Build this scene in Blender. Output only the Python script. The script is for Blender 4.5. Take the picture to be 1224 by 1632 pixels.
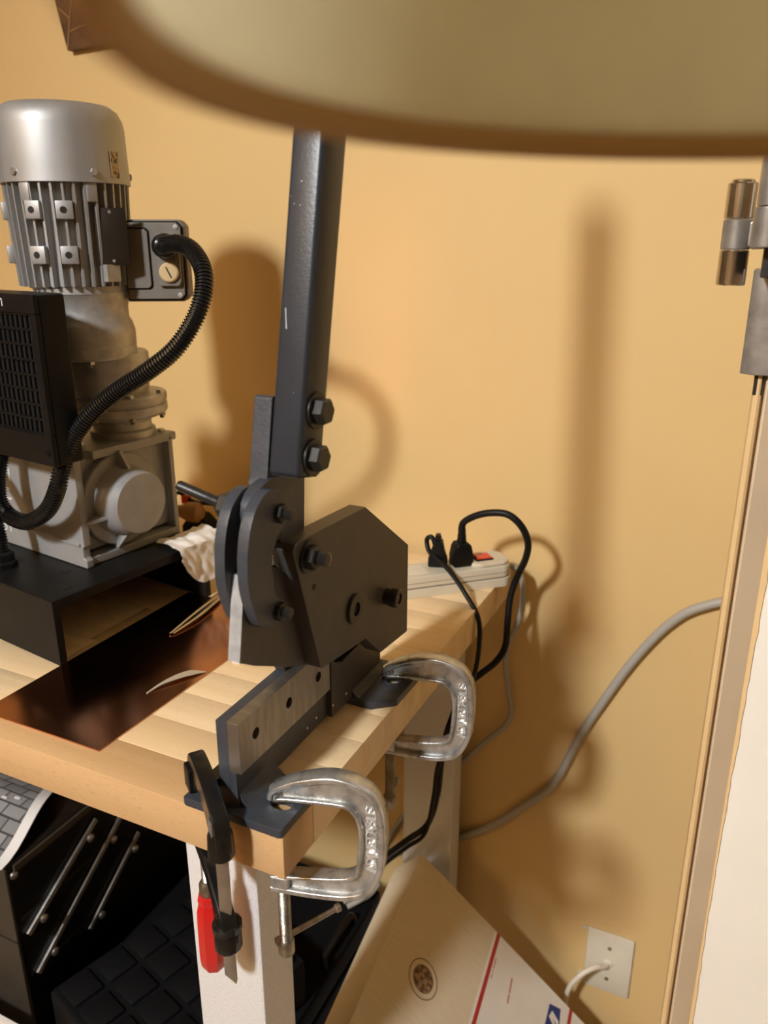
import bpy, bmesh, math, random
from mathutils import Vector, Matrix
random.seed(7)
PI = math.pi
S = bpy.context.scene
COL = S.collection
for o in list(bpy.data.objects):
    bpy.data.objects.remove(o)

# ------------------------------------------------------------------ camera
cam_d = bpy.data.cameras.new('camera')
cam = bpy.data.objects.new('camera', cam_d)
COL.objects.link(cam)
cam_d.sensor_fit = 'VERTICAL'
cam_d.sensor_height = 36.0
cam_d.sensor_width = 27.0
cam_d.lens = 28.387
cam_d.clip_start = 0.01
yaw, pitch = math.radians(-25.392), math.radians(18.652)
fwd = Vector((math.sin(yaw)*math.cos(pitch), math.cos(yaw)*math.cos(pitch), -math.sin(pitch)))
right = Vector((math.cos(yaw), -math.sin(yaw), 0))
up = right.cross(fwd)
M = Matrix((right, up, -fwd)).transposed().to_4x4()
M.translation = Vector((0.28353, -0.41885, 0.42934))
cam.matrix_world = M
cam_d.dof.use_dof = True
cam_d.dof.focus_distance = 0.74
cam_d.dof.aperture_fstop = 6.0
S.camera = cam

# ------------------------------------------------------------------ world, light, exposure
w = bpy.data.worlds.new('world'); S.world = w; w.use_nodes = True
w.node_tree.nodes['Background'].inputs[0].default_value = (1.0, 0.80, 0.56, 1)
w.node_tree.nodes['Background'].inputs[1].default_value = 0.02
S.view_settings.view_transform = 'Standard'
S.view_settings.look = 'None'
S.view_settings.gamma = 1.0
S.view_settings.use_curve_mapping = False
S.view_settings.exposure = 0.0
S.cycles.blur_glossy = 0.1
S.cycles.caustics_reflective = True
LAMP = Vector((-0.43, -2.00, 1.72))
ld = bpy.data.lights.new('ceiling_lamp_light', 'SPOT')      # reflector lamp on the ceiling aimed at the bench
ld.energy = 292.0
ld.color = (0.96, 0.985, 1.0)
ld.shadow_soft_size = 0.135
ld.spot_size = math.radians(90)
ld.spot_blend = 1.0
lo = bpy.data.objects.new('ceiling_lamp_light', ld); COL.objects.link(lo); lo.location = LAMP
lo.rotation_euler = (Vector((0.48, 0.60, -0.62))-LAMP).to_track_quat('-Z', 'Y').to_euler()

FILL_POS = Vector((-1.45, -3.2, 1.05))                              # invented upward lamp behind the camera, added for warm ambient fill
l2 = bpy.data.lights.new('added_fill_light', 'SPOT')
l2.energy = 430.0
l2.color = (1.0, 0.66, 0.34)
l2.shadow_soft_size = 0.08
l2.spot_size = math.radians(130); l2.spot_blend = 0.6
lo2 = bpy.data.objects.new('added_fill_light', l2); COL.objects.link(lo2); lo2.location = FILL_POS
lo2.rotation_euler = (math.radians(180), 0, 0)

# ------------------------------------------------------------------ materials
def mat(name, color, rough=0.5, metal=0.0, spec=0.5, var=0.0, vscale=40.0, bump=0.0, bscale=200.0,
        stretch=None, color2=None, fac=(0.35, 0.65), coat=0.0, rvar=0.0):
    m = bpy.data.materials.new(name); m.use_nodes = True
    nt = m.node_tree; b = nt.nodes['Principled BSDF']
    b.inputs['Base Color'].default_value = (*color, 1)
    b.inputs['Roughness'].default_value = rough
    b.inputs['Metallic'].default_value = metal
    b.inputs['Specular IOR Level'].default_value = spec
    b.inputs['Coat Weight'].default_value = coat
    tc = nt.nodes.new('ShaderNodeTexCoord'); mp = nt.nodes.new('ShaderNodeMapping')
    nt.links.new(tc.outputs['Object'], mp.inputs['Vector'])
    if stretch: mp.inputs['Scale'].default_value = stretch
    if color2 is None and var: color2 = tuple(max(0, c*(1-var)) for c in color)
    if color2 is not None:
        n = nt.nodes.new('ShaderNodeTexNoise'); n.inputs['Scale'].default_value = vscale
        n.inputs['Detail'].default_value = 4
        r = nt.nodes.new('ShaderNodeValToRGB')
        r.color_ramp.elements[0].position = fac[0]; r.color_ramp.elements[1].position = fac[1]
        r.color_ramp.elements[0].color = (*color2, 1); r.color_ramp.elements[1].color = (*color, 1)
        nt.links.new(mp.outputs[0], n.inputs['Vector'])
        nt.links.new(n.outputs['Fac'], r.inputs[0]); nt.links.new(r.outputs[0], b.inputs['Base Color'])
        if rvar:
            mr = nt.nodes.new('ShaderNodeMapRange')
            mr.inputs['To Min'].default_value = max(0.02, rough-rvar); mr.inputs['To Max'].default_value = rough+rvar
            nt.links.new(n.outputs['Fac'], mr.inputs[0]); nt.links.new(mr.outputs[0], b.inputs['Roughness'])
    if bump:
        n2 = nt.nodes.new('ShaderNodeTexNoise'); n2.inputs['Scale'].default_value = bscale
        n2.inputs['Detail'].default_value = 3
        bp = nt.nodes.new('ShaderNodeBump'); bp.inputs['Strength'].default_value = bump
        bp.inputs['Distance'].default_value = 0.002
        nt.links.new(mp.outputs[0], n2.inputs['Vector'])
        nt.links.new(n2.outputs['Fac'], bp.inputs['Height']); nt.links.new(bp.outputs[0], b.inputs['Normal'])
    return m

def wood_mat(name, c1, c2, c3):
    m = bpy.data.materials.new(name); m.use_nodes = True
    nt = m.node_tree; b = nt.nodes['Principled BSDF']; N = nt.nodes.new; Lk = nt.links.new
    tc = N('ShaderNodeTexCoord'); mp = N('ShaderNodeMapping'); oi = N('ShaderNodeObjectInfo')
    mp.inputs['Scale'].default_value = (4.0, 55.0, 55.0)
    add = N('ShaderNodeVectorMath'); add.operation = 'ADD'
    mul = N('ShaderNodeMath'); mul.operation = 'MULTIPLY'; mul.inputs[1].default_value = 37.0
    Lk(oi.outputs['Random'], mul.inputs[0])
    Lk(tc.outputs['Object'], mp.inputs['Vector']); Lk(mp.outputs[0], add.inputs[0]); Lk(mul.outputs[0], add.inputs[1])
    n = N('ShaderNodeTexNoise'); n.inputs['Scale'].default_value = 1.0; n.inputs['Detail'].default_value = 5; n.inputs['Distortion'].default_value = 0.6
    Lk(add.outputs[0], n.inputs['Vector'])
    r = N('ShaderNodeValToRGB'); r.color_ramp.elements[0].position = 0.28; r.color_ramp.elements[1].position = 0.72
    r.color_ramp.elements[0].color = (*c2, 1); r.color_ramp.elements[1].color = (*c1, 1)
    Lk(n.outputs['Fac'], r.inputs[0])
    # small dark pores along the grain
    mp2 = N('ShaderNodeMapping'); mp2.inputs['Scale'].default_value = (140.0, 900.0, 900.0)
    Lk(tc.outputs['Object'], mp2.inputs['Vector'])
    n2 = N('ShaderNodeTexNoise'); n2.inputs['Scale'].default_value = 1.0; n2.inputs['Detail'].default_value = 1
    Lk(mp2.outputs[0], n2.inputs['Vector'])
    r2 = N('ShaderNodeValToRGB'); r2.color_ramp.elements[0].position = 0.28; r2.color_ramp.elements[1].position = 0.36
    r2.color_ramp.elements[0].color = (0.62, 0.55, 0.5, 1); r2.color_ramp.elements[1].color = (1, 1, 1, 1)
    Lk(n2.outputs['Fac'], r2.inputs[0])
    mx = N('ShaderNodeMix'); mx.data_type = 'RGBA'; mx.blend_type = 'MULTIPLY'; mx.inputs[0].default_value = 0.6
    Lk(r.outputs[0], mx.inputs[6]); Lk(r2.outputs[0], mx.inputs[7])
    mx2 = N('ShaderNodeMix'); mx2.data_type = 'RGBA'; mx2.blend_type = 'MIX'
    mx2.inputs[7].default_value = (*c3, 1)
    mm = N('ShaderNodeMath'); mm.operation = 'MULTIPLY'; mm.inputs[1].default_value = 0.75
    Lk(oi.outputs['Random'], mm.inputs[0]); Lk(mm.outputs[0], mx2.inputs[0]); Lk(mx.outputs[2], mx2.inputs[6])
    Lk(mx2.outputs[2], b.inputs['Base Color'])
    b.inputs['Roughness'].default_value = 0.42; b.inputs['Specular IOR Level'].default_value = 0.35
    return m

MT = {}
MT['wall'] = mat('wall_paint', (0.755, 0.535, 0.245), 0.6, var=0.05, vscale=3, bump=0.06, bscale=60, spec=0.25)
MT['roomwall'] = mat('room_wall_paint', (0.55, 0.48, 0.38), 0.7, var=0.05, vscale=3)
MT['ceil'] = mat('ceiling_paint', (0.8, 0.78, 0.72), 0.8, var=0.03)
MT['floor'] = mat('floor_wood', (0.42, 0.31, 0.20), 0.5, var=0.4, vscale=6, stretch=(1, 8, 8))
MT['beech'] = wood_mat('beech', (0.92, 0.74, 0.47), (0.80, 0.58, 0.33), (0.80, 0.57, 0.31))
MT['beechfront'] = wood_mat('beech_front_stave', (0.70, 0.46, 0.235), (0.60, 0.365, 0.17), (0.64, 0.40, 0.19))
MT['legwhite'] = mat('white_powder_coat', (0.80, 0.80, 0.80), 0.5, var=0.10, vscale=420, bump=0.25, bscale=500)
MT['doorwhite'] = mat('white_door_paint', (0.93, 0.90, 0.82), 0.5, var=0.03, vscale=8, bump=0.05, bscale=90)
MT['framepaint'] = mat('cream_frame_paint', (0.80, 0.57, 0.29), 0.45, var=0.06, vscale=20, bump=0.08, bscale=150)
MT['jamb'] = mat('jamb_paint', (0.74, 0.60, 0.42), 0.5, var=0.06, vscale=15)
MT['shear'] = mat('slate_grey_paint', (0.050, 0.056, 0.069), 0.42, var=0.18, vscale=60, bump=0.12, bscale=400, spec=0.5)
MT['sheartube'] = mat('slate_grey_gloss', (0.028, 0.033, 0.043), 0.34, var=0.15, vscale=30, bump=0.07, bscale=500, spec=0.42)
MT['sheardark'] = mat('dark_hex_plate_paint', (0.062, 0.056, 0.050), 0.45, var=0.15, vscale=70, bump=0.06, bscale=500)
MT['blade'] = mat('ground_tool_steel', (0.36, 0.34, 0.31), 0.42, 0.9, var=0.25, vscale=25, stretch=(1, 6, 1))
MT['groundsteel'] = mat('bright_ground_edge', (0.52, 0.53, 0.54), 0.5, 0.35, var=0.3, vscale=90)
MT['blackbolt'] = mat('black_oxide', (0.03, 0.028, 0.026), 0.38, 0.35, bump=0.1)
MT['black'] = mat('black_plastic', (0.006, 0.006, 0.006), 0.45, var=0.2, spec=0.25)
MT['blackgloss'] = mat('black_gloss_plastic', (0.008, 0.008, 0.008), 0.22)
MT['casblack'] = mat('black_case_plastic', (0.006, 0.0064, 0.0075), 0.55, bump=0.15, bscale=600, spec=0.14)
MT['alu'] = mat('cast_aluminium', (0.50, 0.49, 0.47), 0.45, 0.6, var=0.18, vscale=90, bump=0.10, bscale=300)
MT['alubright'] = mat('brushed_aluminium', (0.42, 0.42, 0.415), 0.5, 0.6, var=0.12, vscale=14, stretch=(3, 3, 0.7), rvar=0.06)
MT['gearpaint'] = mat('silver_grey_paint', (0.36, 0.36, 0.355), 0.45, 0.2, var=0.08, vscale=60, bump=0.06, bscale=250)
MT['brownplate'] = mat('dark_brown_plate', (0.022, 0.016, 0.011), 0.45, var=0.3)
MT['jbox'] = mat('grey_terminal_box', (0.19, 0.17, 0.145), 0.5, 0.1, var=0.12)
MT['jplug'] = mat('beige_plug', (0.60, 0.45, 0.24), 0.45)
MT['basechan'] = mat('black_steel_channel', (0.012, 0.0115, 0.011), 0.42, 0.1, var=0.3, vscale=30, bump=0.06, spec=0.18)
MT['zinc'] = mat('galvanised_cast_iron', (0.62, 0.62, 0.60), 0.30, 0.75, var=0.35, vscale=90, bump=0.10, bscale=420, rvar=0.14)
MT['zinctext'] = mat('bright_casting_letters', (0.80, 0.80, 0.78), 0.3, 0.6)
MT['zincdull'] = mat('dull_plated_steel', (0.42, 0.38, 0.31), 0.38, 0.9, var=0.4, vscale=90, bump=0.2, bscale=300)
MT['steel'] = mat('steel_bar', (0.52, 0.49, 0.44), 0.36, 0.9, var=0.3, vscale=30, bump=0.1)
MT['chrome'] = mat('polished_steel', (0.60, 0.56, 0.50), 0.2, 1.0, var=0.2, vscale=50)
MT['steelgrey'] = mat('bare_steel_block', (0.36, 0.34, 0.31), 0.42, 0.6, var=0.3, vscale=60)
MT['red'] = mat('red_lacquer', (0.62, 0.012, 0.012), 0.28, coat=0.5)
MT['copper'] = mat('copper_sheet', (0.56, 0.27, 0.15), 0.17, 1.0, var=0.25, vscale=9, rvar=0.05)
MT['paper'] = mat('white_paper', (0.85, 0.80, 0.74), 0.7, bump=0.3, bscale=80)
MT['sliver'] = mat('pale_offcut', (0.62, 0.54, 0.42), 0.4, 0.3)
MT['strip'] = mat('ivory_plastic', (0.66, 0.60, 0.47), 0.4, var=0.04)
MT['redswitch'] = mat('red_rocker', (0.75, 0.06, 0.03), 0.3)
MT['greycable'] = mat('grey_cable', (0.42, 0.39, 0.34), 0.45)
MT['whitecable'] = mat('white_cable', (0.78, 0.70, 0.58), 0.45)
MT['plate'] = mat('ivory_wall_plate', (0.76, 0.71, 0.58), 0.42, var=0.05)
MT['kraft'] = mat('kraft_cardboard', (0.80, 0.69, 0.49), 0.8, var=0.08, vscale=30, stretch=(1, 12, 1))
MT['boxwhite'] = mat('white_printed_board', (0.90, 0.86, 0.80), 0.6, var=0.03)
MT['printred'] = mat('red_print', (0.50, 0.035, 0.03), 0.6)
MT['printblue'] = mat('blue_print', (0.02, 0.045, 0.22), 0.6)
MT['printbrown'] = mat('brown_print', (0.15, 0.085, 0.04), 0.7)
MT['sealfill'] = mat('brown_seal_print', (0.42, 0.27, 0.14), 0.8, color2=(0.14, 0.08, 0.04), vscale=160, fac=(0.45, 0.56))
MT['shade'] = mat('shade_fabric', (0.88, 0.86, 0.72), 0.85, var=0.08, vscale=60, spec=0.1)
_nt = MT['shade'].node_tree; _p = _nt.nodes['Principled BSDF']; _t = _nt.nodes.new('ShaderNodeBsdfTranslucent'); _m = _nt.nodes.new('ShaderNodeMixShader')
_t.inputs[0].default_value = (0.90, 0.88, 0.74, 1); _m.inputs[0].default_value = 0.55
_nt.links.new(_p.outputs[0], _m.inputs[1]); _nt.links.new(_t.outputs[0], _m.inputs[2])
_nt.links.new(_m.outputs[0], [n for n in _nt.nodes if n.type == 'OUTPUT_MATERIAL'][0].inputs[0])
MT['shadetrim'] = mat('brown_shade_trim', (0.40, 0.22, 0.07), 0.7)
MT['brass'] = mat('brass_pole', (0.45, 0.32, 0.15), 0.3, 1.0)
MT['plaque'] = mat('carved_brown_wood', (0.13, 0.055, 0.02), 0.5, var=0.6, vscale=45)
MT['tan'] = mat('tan_wood', (0.42, 0.22, 0.08), 0.55, var=0.2)
MT['toolbox'] = mat('black_painted_tin', (0.012, 0.010, 0.009), 0.3, 0.1, var=0.3)
MT['toolboxend'] = mat('olive_painted_tin', (0.055, 0.045, 0.032), 0.5, var=0.2)
MT['white'] = mat('white_ink', (0.80, 0.80, 0.80), 0.5)
MT['dark'] = mat('dark_hole', (0.006, 0.005, 0.004), 0.7)
MT['label'] = mat('pale_sticker', (0.55, 0.42, 0.24), 0.5, color2=(0.06, 0.045, 0.03), vscale=260, fac=(0.42, 0.5))
MT['globe'] = mat('lamp_canopy', (0.7, 0.68, 0.62), 0.4)
m = bpy.data.materials.new('grey_brick_print'); m.use_nodes = True
nt = m.node_tree; bt = nt.nodes.new('ShaderNodeTexBrick'); tcn = nt.nodes.new('ShaderNodeTexCoord')
bt.inputs['Color1'].default_value = (0.30, 0.31, 0.32, 1); bt.inputs['Color2'].default_value = (0.16, 0.17, 0.18, 1)
bt.inputs['Mortar'].default_value = (0.05, 0.05, 0.055, 1); bt.inputs['Scale'].default_value = 15
nt.links.new(tcn.outputs['Object'], bt.inputs['Vector'])
nt.links.new(bt.outputs[0], nt.nodes['Principled BSDF'].inputs['Base Color']); MT['brick'] = m

# ------------------------------------------------------------------ mesh helpers
def mesh_obj(name, bm, material, parent=None, smooth=False, angle=35, wn=False):
    bmesh.ops.recalc_face_normals(bm, faces=bm.faces)
    me = bpy.data.meshes.new(name); bm.to_mesh(me); bm.free()
    if smooth:
        for p in me.polygons: p.use_smooth = True
        me.set_sharp_from_angle(angle=math.radians(angle))
    o = bpy.data.objects.new(name, me); COL.objects.link(o)
    if smooth and wn:
        wm = o.modifiers.new('weighted_normals', 'WEIGHTED_NORMAL'); wm.keep_sharp = True; wm.weight = 100
    if material: me.materials.append(MT[material] if isinstance(material, str) else material)
    if parent: o.parent = parent
    return o

def tag(o, label=None, cat=None, group=None, kind=None):
    if label: o['label'] = label
    if cat: o['category'] = cat
    if group: o['group'] = group
    if kind: o['kind'] = kind
    return o

def thing(name, label, cat, loc=(0, 0, 0), rz=0.0, group=None):
    e = bpy.data.objects.new(name, None); COL.objects.link(e)
    e.empty_display_size = 0.02
    e.location = loc; e.rotation_euler = (0, 0, rz)
    return tag(e, label, cat, group)

def box(bm, x0, x1, y0, y1, z0, z1, bev=0.0, seg=2):
    r = bmesh.ops.create_cube(bm, size=1.0)
    vs = r['verts']
    for v in vs:
        v.co = Vector(((x0+x1)/2+v.co.x*(x1-x0), (y0+y1)/2+v.co.y*(y1-y0), (z0+z1)/2+v.co.z*(z1-z0)))
    if bev:
        es = list({e for v in vs for e in v.link_edges})
        bmesh.ops.bevel(bm, geom=es, offset=bev, segments=seg, affect='EDGES', profile=0.5)
    return bm

def B(name, m, parent, x0, x1, y0, y1, z0, z1, bev=0.0, seg=2):
    return mesh_obj(name, box(bmesh.new(), x0, x1, y0, y1, z0, z1, bev, seg), m, parent, smooth=bev > 0, wn=bev > 0)

def plate(bm, outer, holes, t0, t1, axis='x', bev=0.0):
    """extrude a 2-D outline (with holes) between t0 and t1 along an axis"""
    def P(a, b, t):
        return {'x': (t, a, b), 'y': (a, t, b), 'z': (a, b, t)}[axis]
    edges = []
    for lp in [outer]+list(holes):
        vs = [bm.verts.new(P(a, b, t0)) for a, b in lp]
        for i in range(len(vs)):
            edges.append(bm.edges.new((vs[i], vs[(i+1) % len(vs)])))
    r = bmesh.ops.triangle_fill(bm, edges=edges, use_beauty=True, use_dissolve=False)
    fs = [g for g in r['geom'] if isinstance(g, bmesh.types.BMFace)]
    bmesh.ops.dissolve_limit(bm, angle_limit=0.001, verts=list({v for f in fs for v in f.verts}), edges=list({e for f in fs for e in f.edges})) if not holes else None
    fs = [f for f in bm.faces if all(abs({'x': v.co.x, 'y': v.co.y, 'z': v.co.z}[axis]-t0) < 1e-7 for v in f.verts)]
    ex = bmesh.ops.extrude_face_region(bm, geom=fs)
    d = {'x': (t1-t0, 0, 0), 'y': (0, t1-t0, 0), 'z': (0, 0, t1-t0)}[axis]
    bmesh.ops.translate(bm, vec=d, verts=[g for g in ex['geom'] if isinstance(g, bmesh.types.BMVert)])
    bmesh.ops.recalc_face_normals(bm, faces=bm.faces)
    if bev:
        es = [e for e in bm.edges if len(e.link_faces) == 2 and e.calc_face_angle(0) > 0.6]
        bmesh.ops.bevel(bm, geom=es, offset=bev, segments=2, affect='EDGES', profile=0.5)
    return bm

def PL(name, m, parent, outer, t0, t1, axis='x', bev=0.0, holes=(), smooth=True):
    return mesh_obj(name, plate(bmesh.new(), outer, holes, t0, t1, axis, bev), m, parent, smooth=smooth, angle=40, wn=True)

def circ(cx, cy, r, n=20, a0=0.0):
    return [(cx+r*math.cos(a0+2*PI*i/n), cy+r*math.sin(a0+2*PI*i/n)) for i in range(n)]

def frame_of(d):
    d = Vector(d).normalized()
    a = Vector((0, 0, 1)) if abs(d.z) < 0.9 else Vector((1, 0, 0))
    u = d.cross(a).normalized(); v = d.cross(u).normalized()
    return d, u, v

def lathe(bm, prof, base=(0, 0, 0), d=(0, 0, 1), n=24, cap=True):
    """revolve (radius, height) pairs about an axis through base along d"""
    d, u, v = frame_of(d); base = Vector(base); rings = []
    for r, h in prof:
        rings.append([bm.verts.new(base+d*h+(u*math.cos(2*PI*i/n)+v*math.sin(2*PI*i/n))*max(r, 1e-5)) for i in range(n)])
    for a, b in zip(rings, rings[1:]):
        for i in range(n):
            bm.faces.new((a[i], a[(i+1) % n], b[(i+1) % n], b[i]))
    if cap:
        bm.faces.new(rings[0]); bm.faces.new(rings[-1])
    return bm

def LA(name, m, parent, prof, base=(0, 0, 0), d=(0, 0, 1), n=24, angle=35):
    return mesh_obj(name, lathe(bmesh.new(), prof, base, d, n), m, parent, smooth=True, angle=angle)

def catmull(pts, k=8, closed=False):
    P = [Vector(p) for p in pts]; out = []
    n = len(P)
    rng = range(n) if closed else range(n-1)
    for i in rng:
        if closed:
            p0, p1, p2, p3 = P[i-1], P[i], P[(i+1) % n], P[(i+2) % n]
        else:
            p0 = P[i-1] if i else P[0]*2-P[1]; p1 = P[i]; p2 = P[i+1]; p3 = P[i+2] if i+2 < n else P[-1]*2-P[-2]
        for j in range(k):
            t = j/k
            out.append(0.5*((2*p1)+(p2-p0)*t+(2*p0-5*p1+4*p2-p3)*t*t+(3*p1-p0-3*p2+p3)*t**3))
    if not closed: out.append(P[-1].copy())
    return out

def resample(pts, step):
    out = [pts[0].copy()]; need = step
    for a, b in zip(pts, pts[1:]):
        L = (b-a).length; s = need
        while s <= L:
            out.append(a.lerp(b, s/L)); s += step
        need = s-L
    return out

def tube(bm, pts, rad, n=8, flat=1.0, cap=True):
    T = []
    for i in range(len(pts)):
        a = pts[max(0, i-1)]; b = pts[min(len(pts)-1, i+1)]
        T.append((b-a).normalized() if (b-a).length > 1e-9 else Vector((0, 0, 1)))
    d, u, v = frame_of(T[0]); rings = []
    for i, p in enumerate(pts):
        t = T[i]; u = (u-t*u.dot(t)).normalized(); v = t.cross(u)
        r = rad(i) if callable(rad) else rad
        rings.append([bm.verts.new(p+u*math.cos(2*PI*j/n)*r+v*math.sin(2*PI*j/n)*r*flat) for j in range(n)])
    for a, b in zip(rings, rings[1:]):
        for j in range(n):
            bm.faces.new((a[j], a[(j+1) % n], b[(j+1) % n], b[j]))
    if cap:
        bm.faces.new(rings[0]); bm.faces.new(rings[-1])
    return bm

def TU(name, m, parent, pts, rad, n=10, k=8, flat=1.0, spline=True):
    p = catmull(pts, k) if spline else [Vector(q) for q in pts]
    return mesh_obj(name, tube(bmesh.new(), p, rad, n, flat), m, parent, smooth=True, angle=50)

def hexbolt(name, m, parent, base, d, r, h, shank=0.0, washer=0.0):
    """hexagonal head with chamfer, optional washer below and threaded end above"""
    bm = bmesh.new()
    o = 0.0
    if washer:
        lathe(bm, [(r*1.35, 0), (r*1.35, washer)], base, d, 24); o = washer
    lathe(bm, [(r, o), (r, o+h*0.82), (r*0.86, o+h)], base, d, 6)
    if shank:
        pr = []
        k = 7
        for i in range(k):
            z = o+h+shank*i/k
            pr += [(r*0.5, z), (r*0.56, z+shank/k*0.5)]
        pr.append((r*0.45, o+h+shank))
        lathe(bm, pr, base, d, 16)
    return mesh_obj(name, bm, m, parent, smooth=True, angle=25)

def text_mesh(body, size, depth):
    c = bpy.data.curves.new('lettering', 'FONT'); c.body = body; c.size = size; c.extrude = depth
    c.align_x = 'CENTER'; c.align_y = 'CENTER'; c.resolution_u = 2
    o = bpy.data.objects.new('lettering_curve', c); COL.objects.link(o)
    dg = bpy.context.evaluated_depsgraph_get()
    me = bpy.data.meshes.new_from_object(o.evaluated_get(dg))
    bpy.data.objects.remove(o)
    return me

def TX(name, m, parent, body, size, depth, mtx):
    me = text_mesh(body, size, depth); me.transform(mtx)
    o = bpy.data.objects.new(name, me); COL.objects.link(o); me.materials.clear(); me.materials.append(MT[m]); o.parent = parent
    return o

def copy_tree(o, parent=None):
    c = o.copy(); COL.objects.link(c); c.parent = parent
    for ch in list(o.children): copy_tree(ch, c)
    return c

def struct(name, bm, m, smooth=False):
    o = mesh_obj(name, bm, m, None, smooth); o['kind'] = 'structure'; return o

# ------------------------------------------------------------------ the room
FZ, CZ, YW = -0.90, 1.98, 0.607
XL, XR, YF = -2.4, 2.4, -4.8
struct('wall_back', box(bmesh.new(), XL-0.1, XR+0.1, YW, YW+0.1, FZ, CZ), 'wall')
struct('wall_left', box(bmesh.new(), XL-0.1, XL, YF, YW, FZ, CZ), 'roomwall')
struct('wall_right', box(bmesh.new(), XR, XR+0.1, YF, YW, FZ, CZ), 'roomwall')
struct('wall_front', box(bmesh.new(), XL-0.1, XR+0.1, YF-0.1, YF, FZ, CZ), 'roomwall')
struct('floor', box(bmesh.new(), XL-0.1, XR+0.1, YF-0.1, YW+0.1, FZ-0.08, FZ), 'floor')
struct('ceiling', box(bmesh.new(), XL-0.1, XR+0.1, YF-0.1, YW+0.1, CZ, CZ+0.08), 'ceil')

# door frame and door at the right, nearer than the back wall
t1 = struct('trim_1', plate(bmesh.new(), [(0.2735, 0.306), (0.2750, 0.302), (0.2785, 0.300), (0.2805, 0.3015), (0.2812, 0.305), (0.2812, 0.312), (0.2829, 0.312), (0.2829, 0.34), (0.2735, 0.34)], (), FZ, 0.335, 'z'), 'framepaint', True)
t2 = struct('trim_2', plate(bmesh.new(), [(0.2828, 0.304), (0.2838, 0.3015), (0.2850, 0.3015), (0.3030, 0.316), (0.3030, 0.345), (0.2828, 0.345)], (), FZ, 1.2, 'z'), 'jamb')
# ragged cream paint line along the door edge
bm = bmesh.new(); pr = []; z = FZ; k = 0
L_, R_ = [], []
while z < 1.0:
    L_.append((0.3026, z)); R_.append((0.3058+0.0016*math.sin(z*9)+random.uniform(-0.0007, 0.0007), z)); z += 0.012
vs1 = [bm.verts.new((x, 0.3150, zz)) for x, zz in L_]; vs2 = [bm.verts.new((x, 0.3146, zz)) for x, zz in R_]
vs3 = [bm.verts.new((x, 0.318, zz)) for x, zz in L_]; vs4 = [bm.verts.new((x, 0.318, zz)) for x, zz in R_]
for i in range(len(vs1)-1):
    bm.faces.new((vs1[i], vs2[i], vs2[i+1], vs1[i+1])); bm.faces.new((vs2[i], vs4[i], vs4[i+1], vs2[i+1]))
    bm.faces.new((vs1[i], vs3[i], vs3[i+1], vs1[i+1])); bm.faces.new((vs3[i], vs4[i], vs4[i+1], vs3[i+1]))
struct('trim_3', bm, 'framepaint')
d1 = struct('door_1', plate(bmesh.new(), [(0.3032, 0.3165), (0.95, 0.30), (0.95, 0.345), (0.3032, 0.352)], (), FZ, 1.2, 'z'), 'doorwhite')

# ------------------------------------------------------------------ workbench
wb = thing('workbench', 'beech butcher-block workbench with white metal legs', 'workbench', (0, 0, FZ))
Z0 = -FZ
ROWS = 13; PW = 0.589/ROWS
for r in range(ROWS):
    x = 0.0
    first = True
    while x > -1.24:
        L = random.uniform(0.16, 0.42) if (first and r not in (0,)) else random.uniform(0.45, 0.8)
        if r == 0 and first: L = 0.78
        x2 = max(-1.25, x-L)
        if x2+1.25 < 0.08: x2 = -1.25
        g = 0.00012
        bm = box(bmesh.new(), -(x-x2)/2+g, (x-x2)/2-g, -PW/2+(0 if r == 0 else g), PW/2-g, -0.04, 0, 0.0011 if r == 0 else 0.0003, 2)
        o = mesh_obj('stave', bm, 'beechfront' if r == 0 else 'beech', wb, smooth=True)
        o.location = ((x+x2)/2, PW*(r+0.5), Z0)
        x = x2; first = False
B('leg', 'legwhite', wb, -0.1425, -0.0635, 0.050, 0.103, 0, Z0-0.04, 0.004)
B('leg', 'legwhite', wb, -0.143, -0.060, 0.548, 0.586, 0, Z0-0.04, 0.004)
B('leg', 'legwhite', wb, -1.19, -1.11, 0.050, 0.103, 0, Z0-0.04, 0.004)
B('leg', 'legwhite', wb, -1.19, -1.11, 0.548, 0.586, 0, Z0-0.04, 0.004)
B('lower_shelf', 'basechan', wb, -1.11, -0.15, 0.105, 0.546, 0.262, 0.28, 0.002)
for xx in (-1.12, -0.15):
    B('shelf_rail', 'legwhite', wb, xx-0.0, xx+0.02, 0.103, 0.548, 0.262, 0.29, 0.001)

# ------------------------------------------------------------------ bench shear
sh = thing('bench_shear', 'dark grey lever bench shear with tall square handle, clamped at bench corner', 'shear')
PL('front_foot', 'shear', sh, [(-0.0925, -0.0010), (-0.0895, -0.002), (-0.003, -0.0025), (0.0, -0.0005), (0.001, 0.058), (-0.0925, 0.058)], 0.0, 0.008, 'z', 0.0010,
   holes=[[(-0.0165+0.0095*math.cos(a)*1.0, 0.0255+0.0070*math.sin(a)) for a in [2*PI*i/20 for i in range(20)]], circ(-0.0745, 0.0255, 0.0065, 18)])
PL('rear_foot', 'shear', sh, [(-0.018, 0.186), (0.0025, 0.203), (0.0035, 0.268), (-0.0945, 0.268), (-0.0945, 0.186)], 0.0, 0.008, 'z', 0.001,
   holes=[circ(-0.0165, 0.236, 0.008, 18), circ(-0.0760, 0.236, 0.0065, 18)])
B('lower_body', 'shear', sh, -0.0605, -0.0501, 0.006, 0.245, 0.008, 0.0832, 0.0008)
B('body_ledge', 'shear', sh, -0.0502, -0.0440, 0.006, 0.245, 0.008, 0.0402, 0.0006)
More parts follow.
